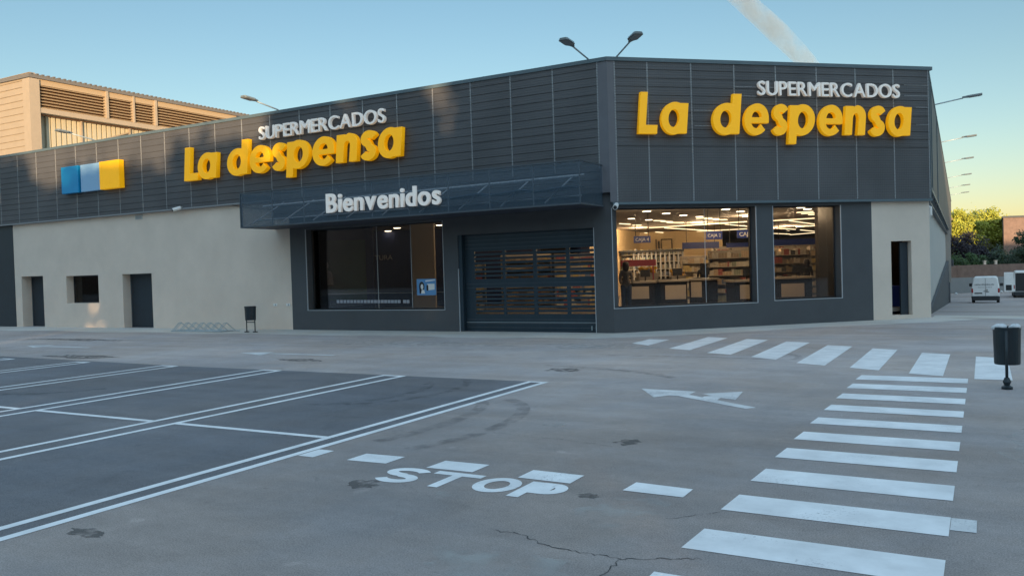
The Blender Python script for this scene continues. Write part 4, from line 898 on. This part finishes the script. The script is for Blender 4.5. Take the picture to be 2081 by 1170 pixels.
b = MB(); b.fbox(F, 0, s1_, 0, -.2, FZ, CZ-.0); b.build('cream_wall', M['cream'], SM)
Fq = fr(1298, 42, math.radians(-68)); b = MB(); b.fbox(Fq, -9, 0, .1, -.0, FZ, CZ); b.build('cream_wall', M['cream'], SM)
b = MB(); F = fr(1200, 30); b.fbox(F, -.3, .0, 0, -8, FZ, CZ); b.build('inner_partition', M['inblue'], SM)
# pillar in the second window, blue store room side
F = fr(1663, 25.0); b = MB(); b.fbox(F, 0, 2.6, .5, -.2, FZ, CZ); b.build('inner_column', M['ctr'], SM)
qa, qb = at(1664, 560, 26), at(1690, 560, 50); b = MB(); b.hexa([(qa[0], qa[1], FZ), (qb[0], qb[1], FZ), (qb[0]+.1, qb[1], FZ), (qa[0]+.1, qa[1], FZ), (qa[0], qa[1], CZ), (qb[0], qb[1], CZ), (qb[0]+.1, qb[1], CZ), (qa[0]+.1, qa[1], CZ)]); b.build('inner_partition', M['black'], SM)
# store room behind the narrow open door
b = MB(); b.fbox(FR, 7.24, 7.29, -.36, -2.4, 0, 3.2); b.build('inner_partition', M['black'], SM)
b = MB(); b.fbox(FR, 7.3, 10.3, -2.2, -2.3, 0, 3); b.build('store_wall', M['cream'], SM)
b = MB(); b.fbox(FR, 8.16, 8.39, -.12, -.17, .1, 2.03); dd = b.build('door', M['door'], SM, label='dark door leaf standing half open')
b = MB(); b.fbox(FR, 8.3, 8.85, -.9, -1.3, .1, .85); tag(b.build('storage_crate', M['signblue'], bevel=.02), 'dark blue crate inside the narrow open doorway', 'crate')
pl = bpy.data.lights.new('store_lamp', 'POINT'); pl.energy = 1.8; pl.color = (1, .7, .4); pl.shadow_soft_size = .1; po = bpy.data.objects.new('store_lamp', pl); po.location = FR(8.7, -1.3, 2.7); COL.objects.link(po)
# ---- lights on the ceiling
GL = 'warm strip lights on the shop ceiling'; cnt = [0]
def strip(p, q, label, z=CZ-.06, w_=.04):
    A, B = gp(*p, z), gp(*q, z); e = empty('strip_light', tuple(A), label, 'strip light', GL); b = MB(); d = Vector(B-A); n = Vector((-d.y, d.x, 0)).normalized()*w_
    A, B = Vector(A), Vector(B); up = Vector((0, 0, .03))
    b.hexa([A-n, B-n, B+n, A+n, A-n+up, B-n+up, B+n+up, A+n+up]); b.build('diffuser', M['warm_light'], e)
    b = MB(); n2 = n*1.2; u2 = Vector((0, 0, .055)); u1 = Vector((0, 0, .031)); b.hexa([A-n2+u1, B-n2+u1, B+n2+u1, A+n2+u1, A-n2+u2, B-n2+u2, B+n2+u2, A+n2+u2]); b.build('housing', M['ceil'], e)
o6 = lambda X, Y: (1240+X/4.875, 400+Y/4.875); o7 = lambda X, Y: (1540+X/4.873, 400+Y/4.873)
def clampy(p): return p
L1 = [((390, 310), (1355, 250), 'longest strip light crossing the first corner window'), ((540, 312), (1020, 338), 'strip light slanting down from the longest one'), ((450, 352), (960, 380), 'lowest bright strip light above the cream wall'), ((340, 360), (450, 364), 'short faint strip light near the first hanging sign'),
   ((1140, 275), (1355, 295), 'strip light entering at the right of the first window'), ((860, 345), (1355, 320), 'strip light behind the second hanging sign'),
   ((430, 240), (545, 242), 'left short bar of the upper bundle of three'), ((500, 248), (620, 250), 'middle short bar of the upper bundle of three'), ((560, 258), (730, 258), 'right short bar of the upper bundle of three'), ((90, 270), (200, 275), 'short bar at the left edge of the first window'), ((220, 285), (310, 283), 'short bar behind the rods of the first hanging sign'),
   ((850, 218), (1010, 212), 'left short bar of the bundle above the second sign'), ((930, 224), (1080, 222), 'middle short bar of the bundle above the second sign'), ((1020, 232), (1160, 230), 'right short bar of the bundle above the second sign')]
for p, q, lab in L1: strip(o6(*p), o6(*q), lab, w_=.012 if abs(p[0]-q[0]) < 200 else .015)
L2 = [((150, 240), (630, 212), 'longest strip light in the narrow second window'), ((310, 240), (610, 280), 'slanting strip light under the longest in the second window'), ((150, 310), (375, 325), 'left middle strip light in the second window'), ((375, 300), (630, 285), 'right middle strip light in the second window'), ((420, 330), (560, 345), 'short low strip light in the second window'), ((150, 365), (320, 372), 'lower left strip light in the second window'), ((320, 378), (630, 352), 'lowest strip light in the second window'),
   ((385, 160), (550, 150), 'top bar of the bundle in the second window'), ((430, 172), (605, 162), 'middle bar of the bundle in the second window'), ((500, 182), (610, 178), 'bottom bar of the bundle in the second window')]
for p, q, lab in L2: strip(o7(*p), o7(*q), lab, w_=.014)
GD = 'round downlights in the shop ceiling'
def downlight(px, py, label, z=CZ):
    A = gp(px, py, z); e = empty('downlight', tuple(A), label, 'downlight', GD)
    b = MB(); b.tube([(A[0], A[1], z-.03), (A[0], A[1], z-.005)], .13, 18); b.build('lens', M['down_light'], e)
    b = MB(); b.tube([(A[0], A[1], z-.02), (A[0], A[1], z+.0)], .155, 18); b.build('housing', M['ceil'], e)
for X, Y, lab in ((212, 210, 'downlight at far left of the first corner window'), (362, 137, 'large downlight upper left in the first window'), (555, 158, 'downlight second from left in the slanting row'), (725, 177, 'downlight third in the slanting row'), (885, 190, 'downlight fourth, smallest of the slanting row'), (383, 222, 'small far downlight below the slanting row'), (1145, 117, 'large downlight upper right in the first window'), (1290, 138, 'downlight right of the large upper right one'), (1345, 188, 'tiny downlight at the right edge of the first window')): downlight(*o6(X, Y), lab)
for X, Y, lab in ((427, 100, 'left one of two downlights in the narrow window'), (492, 115, 'right one of two downlights in the narrow window')): downlight(*o7(X, Y), lab)
for X, Y, lab in ((1100, 118, 'brightest downlight over the entrance window'), (1002, 151, 'downlight second from left over the entrance window'), (918, 181, 'leftmost downlight over the entrance window'), (1208, 187, 'far middle downlight over the entrance window'), (1430, 127, 'downlight right of the glass joint'), (1560, 87, 'upper right downlight over the entrance window'), (1575, 167, 'lower right downlight over the entrance window')): downlight(600+X/5.318, 440+Y/5.318, lab)
for i, (px, d_, en) in enumerate(((1300, 37, 48), (1420, 34, 50), (1520, 30, 40), (1600, 40, 60), (1380, 24.6, 18), (1300, 24.4, 12), (1480, 24.6, 16), (1130, 30, 8), (1000, 30, 4), (1610, 25, 16))):
    pl = bpy.data.lights.new('ceiling_lamp', 'POINT'); pl.energy = en*LAMP; pl.color = (1, .70, .40); pl.shadow_soft_size = .15; po = bpy.data.objects.new('ceiling_lamp', pl); p = at(px, 500, d_); po.location = (p[0], p[1], CZ-.25); COL.objects.link(po)
# ---- shelf units
RG = random.Random(5)
def shelf_unit(px0, px1, depth, ztop, label, n=5, ang=0, group='shelf units full of goods', dens=1.0, cols=None, fill=.9):
    F = fr(px0, depth, ang); W_ = (px1-px0)*depth/FPX/math.cos(ang); e = empty('shelf_unit', F(0, 0, FZ), label, 'shelf', group)
    b = MB(); b.fbox(F, 0, W_, -.36, -.40, FZ, ztop); b.fbox(F, -.03, 0, 0, -.40, FZ, ztop); b.fbox(F, W_, W_+.03, 0, -.40, FZ, ztop)
    if W_ > 1.6: b.fbox(F, W_/2-.015, W_/2+.015, .0, -.36, FZ, ztop)
    b.build('frame', M['shelf'], e); p = (ztop-FZ-.05)/n
    g = MB()
    for k in range(n):
        z = FZ+.08+k*p; b = MB(); b.fbox(F, .001, W_-.001, .01, -.359, z-.02, z); b.build('shelf', M['shelf'], e); s = .02
        while s < W_-.1:
            w_ = RG.uniform(.05, .11); h_ = p*RG.uniform(.40, .78); g.cur = RG.choice(cols+[RG.randrange(8)]) if cols else RG.randrange(8)
            reps = RG.randint(1, 3)
            for _ in range(reps):
                if s+w_ > W_-.02: break
                g.fbox(F, s, s+w_*.92, -.02, -.3, z+.001, z+h_); s += w_
    o_ = g.build('goods', M['prod'], e); o_['kind'] = 'stuff'; return e
shelf_unit(1388, 1441, 33, 1.95, 'pale shelf unit with ochre boxes in the middle of the first window', 5, cols=[0, 2, 5, 2, 0])
shelf_unit(1441, 1524, 28, 2.05, 'wide shelf unit at the right of the first window', 6, ang=math.radians(28), cols=[0, 1, 2, 2, 3, 7, 0])
shelf_unit(1452, 1526, 36, 2.35, 'tall shelf unit behind, red boxes on its top shelf', 5, cols=[3, 2, 0, 3, 1])
shelf_unit(1572, 1648, 30, 2.12, 'shelf unit seen through the narrow second window', 6, cols=[0, 2, 1, 3, 2, 6])
shelf_unit(1645, 1664, 33, 2.1, 'narrow bright shelf column right in the second window', 6, cols=[5, 2, 2, 0])
shelf_unit(1560, 1680, 45, 2.5, 'far shelf unit with reddish goods in the second window', 5, cols=[3, 1, 3, 2])
shelf_unit(1020, 1120, 30, 2.15, 'shelf unit behind the roller shutter, centre', 6, cols=[0, 1, 2, 0, 1]); shelf_unit(1130, 1230, 28, 2.1, 'shelf unit behind the roller shutter at right', 6, cols=[3, 0, 2, 5]); shelf_unit(940, 985, 27, 1.9, 'shelf unit behind the roller shutter at left', 5, cols=[5, 2, 1])
# drinks cooler with pale posts
F = fr(1260, 38); e = empty('drinks_cooler', F(0, 0, FZ), 'long drinks cooler with pale posts and rows of dark bottles', 'cooler'); Wc = (1391-1260)*38/FPX
zt_ = at(1320, 512, 38)[2]; b = MB(); b.fbox(F, 0, Wc, -.5, -.6, FZ, zt_); b.build('cabinet', M['black'], e); b = MB(); b.fbox(F, 0, Wc, .05, -.5, zt_, zt_+.09); b.build('top_rail', M['black'], e)
for k in range(12):
    s = .65+k*(Wc-.7)/11; b = MB(); b.fbox(F, s-.03, s+.03, 0, -.06, FZ, zt_); b.build('post', M['trim'], e)
g = MB()
for r_ in range(6):
    z = FZ+.2+r_*.33
    g.cur = 2; g.fbox(F, .1, Wc-.05, -.1, -.5, z-.03, z)
    for k in range(46): g.cur = RG.choice([6, 6, 7, 4, 2, 0]); s = .12+k*(Wc-.2)/46; g.fbox(F, s, s+.05, -.15, -.2, z+.001, z+RG.uniform(.16, .25))
g.build('bottles', M['prod'], e)['kind'] = 'stuff'
# ---- checkouts
def counter(px0, px1, depth, pp0, pp1, label, ytop, yb0, yb1, ang=0):
    F = fr(px0, depth, ang); W_ = (px1-px0)*depth/FPX; zt = at(px0, ytop, depth)[2]; e = empty('checkout_counter', F(0, 0, FZ), label, 'checkout', 'checkout counters by the windows')
    b = MB(); b.fbox(F, -.05, W_+.05, .03, -1.1, zt-.07, zt); b.build('counter_top', M['shelf'], e, bevel=.01)
    b = MB(); b.fbox(F, 0, W_, 0, -1.0, FZ, zt-.071); b.build('body', M['ctr'], e)
    s0, s1 = (pp0-px0)*depth/FPX, (pp1-px0)*depth/FPX; za, zb_ = at(px0, yb1, depth)[2], at(px0, yb0, depth)[2]
    b = MB(); b.fbox(F, s0, s1, .012, .001, max(FZ+.03, za), zb_); b.build('front_panel', M['panel'], e)
    b = MB(); b.fbox(F, W_*.55, W_*.9, -.3, -.34, zt+.12, zt+.34); b.fbox(F, W_*.7, W_*.75, -.3, -.34, zt+.001, zt+.12); b.build('monitor', M['black'], e); 
    b = MB(); b.fbox(F, .05, W_*.5, -.2, -.8, zt+.002, zt+.02); b.build('belt', M['black'], e)
counter(1274, 1330, 25.5, 1281, 1318, 'checkout counter at the left of the first window beside the person', 572, 583, 608)
counter(1341, 1396, 25.5, 1351, 1393, 'checkout counter with pale front panel in the middle of the first window', 569, 580, 609)
counter(1400, 1440, 27, 1404, 1426, 'angled checkout counter with side panel right of the middle one', 566, 573, 604, math.radians(30))
counter(1492, 1535, 25.5, 1503, 1534, 'checkout counter cut by the right edge of the first window', 569, 579, 608)
counter(1577, 1650, 25.5, 1587, 1634, 'checkout counter in the narrow second window', 563, 577, 604)
# fruit crates
def fruit(px0, px1, depth, py, label):
    F = fr(px0, depth); W_ = (px1-px0)*depth/FPX; zt = at(px0, py, depth)[2]; e = empty('fruit_stand', F(0, 0, FZ), label, 'fruit stand', 'fruit stands'); b = MB(); b.fbox(F, 0, W_, 0, -.6, FZ, zt-.22); b.build('stand', M['shelf'], e)
    g = MB()
    for _ in range(60):
        p = F(RG.uniform(.05, W_-.05), -RG.uniform(.05, .5), zt-.2+RG.uniform(0, .18)); r = .05
        g.cur = RG.choice([0, 0, 0, 1]); g.loft([[(p[0]+r*q*math.cos(a), p[1]+r*q*math.sin(a), p[2]+r*h) for a in [i*math.pi/4 for i in range(8)]] for q, h in ((.4, -.9), (.95, -.3), (.95, .3), (.4, .9))])
    g.build('fruit', [M['fruit'], M['prod'][0]], e)
M['fruit'] = mat('yellow_fruit', (.75, .42, .03), .5)
fruit(1298, 1338, 30, 543, 'stand of yellow fruit behind the left checkout'); fruit(1366, 1394, 29, 548, 'smaller stand of yellow fruit behind the middle checkout')
M['redban'] = mat('red_banner', (.40, .06, .09), .6)
F = fr(1262, 29); b = MB(); b.fbox(F, 0, 72*29/FPX, 0, -.02, at(1290, 541, 29)[2], at(1290, 528, 29)[2]); b.fbox(F, .1, .14, -.02, -.05, FZ, at(1290, 528, 29)[2]); b.fbox(F, 1.1, 1.14, -.02, -.05, FZ, at(1290, 528, 29)[2]); tag(b.build('banner', M['redban']), 'dark red banner above the fruit at the left of the first window', 'banner')
# hanging signs
def hang(px0, px1, y0, y1, depth, label, txt=None, ang=0):
    F = fr(px0, depth, ang); W_ = (px1-px0)*depth/FPX; za, zb_ = at(px0, y1, depth)[2], at(px0, y0, depth)[2]; e = empty('hanging_sign', F(0, 0, zb_), label, 'hanging sign', 'blue signs hanging from the shop ceiling')
    b = MB(); b.fbox(F, 0, W_, 0, -.03, za, zb_); b.build('board', M['signblue'], e)
    for k in (.12, .88):
        b = MB(); b.tube([F(W_*k, -.015, zb_), F(W_*k, -.015, CZ)], .012, 6); b.build('rod', M['black'], e)
    if txt:
        me = text_mesh(txt, 1, .004, .01, 0); vs = [v.co for v in me.vertices]; x0 = min(v[0] for v in vs); x1 = max(v[0] for v in vs); hh = max(v[1] for v in vs); k = min(W_*.8/(x1-x0), (zb_-za)*.5/hh)
        put_mesh(me, lambda x, y, z: F(W_*.5+(x-(x0+x1)/2)*k, .006+z, (za+zb_)/2+(y-hh/2)*k), 'lettering', M['white_letter'], e)
hang(1290, 1324, 480, 494, 27, 'blue hanging sign for till four above the left checkout', 'CAJA 4'); hang(1437, 1470, 470.5, 487, 26, 'blue hanging sign for till two above the right shelves', 'CAJA 2'); hang(1500, 1535, 468, 484, 25.5, 'blue hanging sign cut by the right window edge', 'CAJA')
hang(1388, 1463, 493, 506, 33, 'long blue sign board hanging in front of the cream wall'); hang(1478, 1535, 494, 503, 34, 'long blue board behind the wide shelves'); hang(1572, 1674, 487, 499, 36, 'long blue board across the narrow second window')
# outlined bakery style sign on the cream wall
F = fr(1334, 41.8); e = empty('wall_sign', F(0, 0, 2.6), 'thin outlined sign with rounded frame on the cream wall', 'sign'); b = MB(); d_ = 41.8; W_ = 34*d_/FPX; za, zb_ = at(1334, 509, d_)[2], at(1334, 486, d_)[2]
for a, c, p_, q_ in ((0, .05, za, zb_), (W_*.32, W_*.36, za, zb_), (W_-.05, W_, za, zb_), (W_*.34, W_, zb_-.05, zb_), (W_*.34, W_, za, za+.05), (.12, .2, za+.1, zb_-.1), (.0, W_*.33, za, za+.04)): b.fbox(F, a, c, .03, 0, p_, q_)
b.build('frame', M['black'], e)
# ---- entrance window interior
b = MB(); F = fr(765, 33); b.fbox(F, -3.4, 6.5, 0, -.2, FZ, CZ); b.build('inner_partition', M['inblue'], SM)
b = MB(); F = fr(760, 27.2); b.fbox(F, -3.4, 0, 0, -.15, FZ-.2, CZ); b.build('inner_partition', M['inblue'], SM)
b = MB(); F = fr(838, 29); b.fbox(F, 0, .78, 0, -.5, FZ, CZ); b.build('inner_column', M['panel'], SM)
M['poster_green'] = mat('green_poster', (.05, .09, .03), .5); M['poster_blue'] = mat('blue_poster', (.12, .30, .55), .5)
F = fr(643, 27.0); e = empty('poster', F(0, 0, 1), 'dim green poster with a figure behind the entrance window glass', 'poster'); z0_, z1_ = at(643, 612, 27)[2], at(643, 490, 27)[2]
b = MB(); b.fbox(F, 0, 1.6, 0, -.02, z0_, z1_); b.build('sheet', M['poster_green'], e)
b = MB(); cx_, cz_ = .30, at(662, 540, 27)[2]; b.prism([(cx_+.10*math.cos(a), cz_+.14*math.sin(a)) for a in [i*math.pi/10 for i in range(20)]], .001, .006, lambda x, y, z: F(x, z, y)); b.prism([(cx_-.22, cz_-.62), (cx_+.25, cz_-.62), (cx_+.2, cz_-.22), (cx_+.06, cz_-.13), (cx_-.06, cz_-.13), (cx_-.17, cz_-.22)], .001, .006, lambda x, y, z: F(x, z, y)); b.build('printed_figure', M['panel'], e)
F = fr(763, 32.9); me = text_mesh('TURA', 1, .004, .01, 0); tw = [v.co[0] for v in me.vertices]; k = (800-764)*32.9/FPX/(max(tw)-min(tw)); e = empty('wall_lettering', F(0, 0, 2.1), 'dim grey capitals on the navy wall behind the entrance window', 'sign'); zt_ = at(780, 528, 32.9)[2]
put_mesh(me, lambda x, y, z: F(x*k, .01+z, zt_+y*k), 'letter', M['shelf'], e)
e = empty('poster', FL(-5.8, -.26, 1), 'light blue poster with a dark-haired woman low in the entrance window', 'poster'); sa, zA = onF(FL, 848, 600, -.27); sb, zB = onF(FL, 886, 566, -.27)
b = MB(); b.fbox(FL, sa, sb, -.262, -.268, zA, zB); b.build('sheet', M['poster_blue'], e)
cx_, cz_ = sa+.17, (zA+zB)/2+.02; T = lambda x, y, z: FL(x, z, y)
b = MB(); b.prism([(cx_+.09*math.cos(a), cz_+.13*math.sin(a)) for a in [i*math.pi/10 for i in range(20)]], -.2615, -.259, T); b.prism([(cx_-.08, cz_-.2), (cx_+.02, cz_-.2), (cx_+.09, cz_), (cx_-.09, cz_)], -.2615, -.259, T); b.prism([(cx_+.16, cz_-.12), (cx_+.22, cz_-.12), (cx_+.22, cz_+.02), (cx_+.19, cz_+.05), (cx_+.16, cz_+.02)], -.2615, -.259, T); b.build('printed_hair', M['hair'], e)
b = MB(); b.prism([(cx_+.01+.045*math.cos(a), cz_-.01+.075*math.sin(a)) for a in [i*math.pi/10 for i in range(20)]], -.2589, -.257, T); b.prism([(cx_-.03, cz_-.2), (cx_+.11, cz_-.2), (cx_+.08, cz_-.1), (cx_, cz_-.09)], -.2589, -.257, T); b.prism([(sa+.3, zB-.08), (sb-.03, zB-.05), (sb-.03, zB-.02), (sa+.3, zB-.04)], -.2615, -.259, T); b.prism([(sa+.36, zB-.32), (sb-.05, zB-.30), (sb-.05, zB-.14), (sa+.36, zB-.14)], -.2615, -.260, T); b.build('printed_face', M['white_letter'], e)
for k in range(21):
    px = 687+k*6.9+(4 if k > 18 else 0); sa, zA = onF(FL, px, 612.5, -.262); e_ = MB(); e_.fbox(FL, sa-.055, sa+.055, -.272, -.2785, zA-.055, zA+.055) if False else e_.fbox(FL, sa-.05, sa+.05, -.262, -.268, zA-.045, zA+.045)
    tag(e_.build('window_sticker', M['stick']), 'small square sticker in the row along the foot of the entrance window', 'sticker', 'row of small square window stickers')
b = MB(); b.tube([FL(-9.6, -.6, 1.05), FL(-4.95, -.6, 1.05)], .012, 6); tag(b.build('handrail', M['shelf']), 'thin horizontal rail behind the entrance window', 'rail')
b = MB(); b.tube([FL(-4.0, -1.2, 1.15), FL(-.5, -1.2, 1.15)], .02, 6); 
# ---- people in the shop
def person(px, depth, hgt, label, yaw=0, arms='down', top='coat', z=FZ):
    F = fr(px, depth, yaw); k = hgt/1.75; e = empty('person', F(0, 0, z), label, 'person')
    J = [(0, 0, .98), (0, 0, 1.15), (0, 0, 1.40), (0, 0, 1.50), (.0, .02, 1.60), (.0, .01, 1.70), (.17, 0, 1.42), (.22, .0, 1.14), (.20, .18, .98), (-.17, 0, 1.42), (-.22, .0, 1.14), (-.20, .16, 1.0), (.09, 0, .92), (.10, .02, .50), (.10, -.02, .08), (.11, .12, .04), (-.09, 0, .92), (-.11, -.02, .50), (-.12, -.04, .08), (-.12, .10, .04)]
    E_ = [(0, 1), (1, 2), (2, 3), (3, 4), (4, 5), (2, 6), (6, 7), (7, 8), (2, 9), (9, 10), (10, 11), (0, 12), (12, 13), (13, 14), (14, 15), (0, 16), (16, 17), (17, 18), (18, 19)]
    Rr = [.15, .13, .14, .055, .095, .085, .075, .06, .045, .075, .06, .045, .095, .062, .045, .035, .095, .062, .045, .035]
    me = bpy.data.meshes.new('body'); L = Vector(e.location); me.from_pydata([tuple(Vector(F(a*k, b_*k, z+c_*k))-L) for a, b_, c_ in J], E_, []); o = bpy.data.objects.new('body', me); COL.objects.link(o); o.parent = e; me.materials.append(M[top])
    sk = o.modifiers.new('skin', 'SKIN'); 
    for v, r_ in zip(me.skin_vertices[0].data, Rr): v.radius = (r_*k, r_*k*.85)
    me.skin_vertices[0].data[0].use_root = True; sb_ = o.modifiers.new('s', 'SUBSURF'); sb_.levels = sb_.render_levels = 1
    g = MB(); hc = Vector(F(0, -.0, z+1.64*k)); g.loft([[tuple(hc+Vector((r*math.cos(a), r*math.sin(a), zz))*k) for a in [i*math.pi/6 for i in range(12)]] for r, zz in ((.07, -.28), (.11, -.18), (.125, -.02), (.115, .08), (.06, .13))]); g.build('hair', M['hair'], e, smooth=True)
    for sx in (-1, 1):
        g = MB(); kx = sx*.10; g.tube([F(kx*k, 0, z+.95*k), F(kx*k*1.05, .0, z+.5*k), F(kx*k*1.1, -.02, z+.1*k)], [.105*k, .08*k, .06*k], 10); g.build('trouser_leg', M['jeans'], e, smooth=True)
person(1272, 24.6, 1.45, 'person with dark hair and grey top seen through the left end of the corner window')
person(1640, 28, 1.38, 'dark-clothed person standing behind the checkout in the second window', top='black')
person(1428, 29, 1.35, 'cashier in dark clothes behind the angled checkout', top='black')
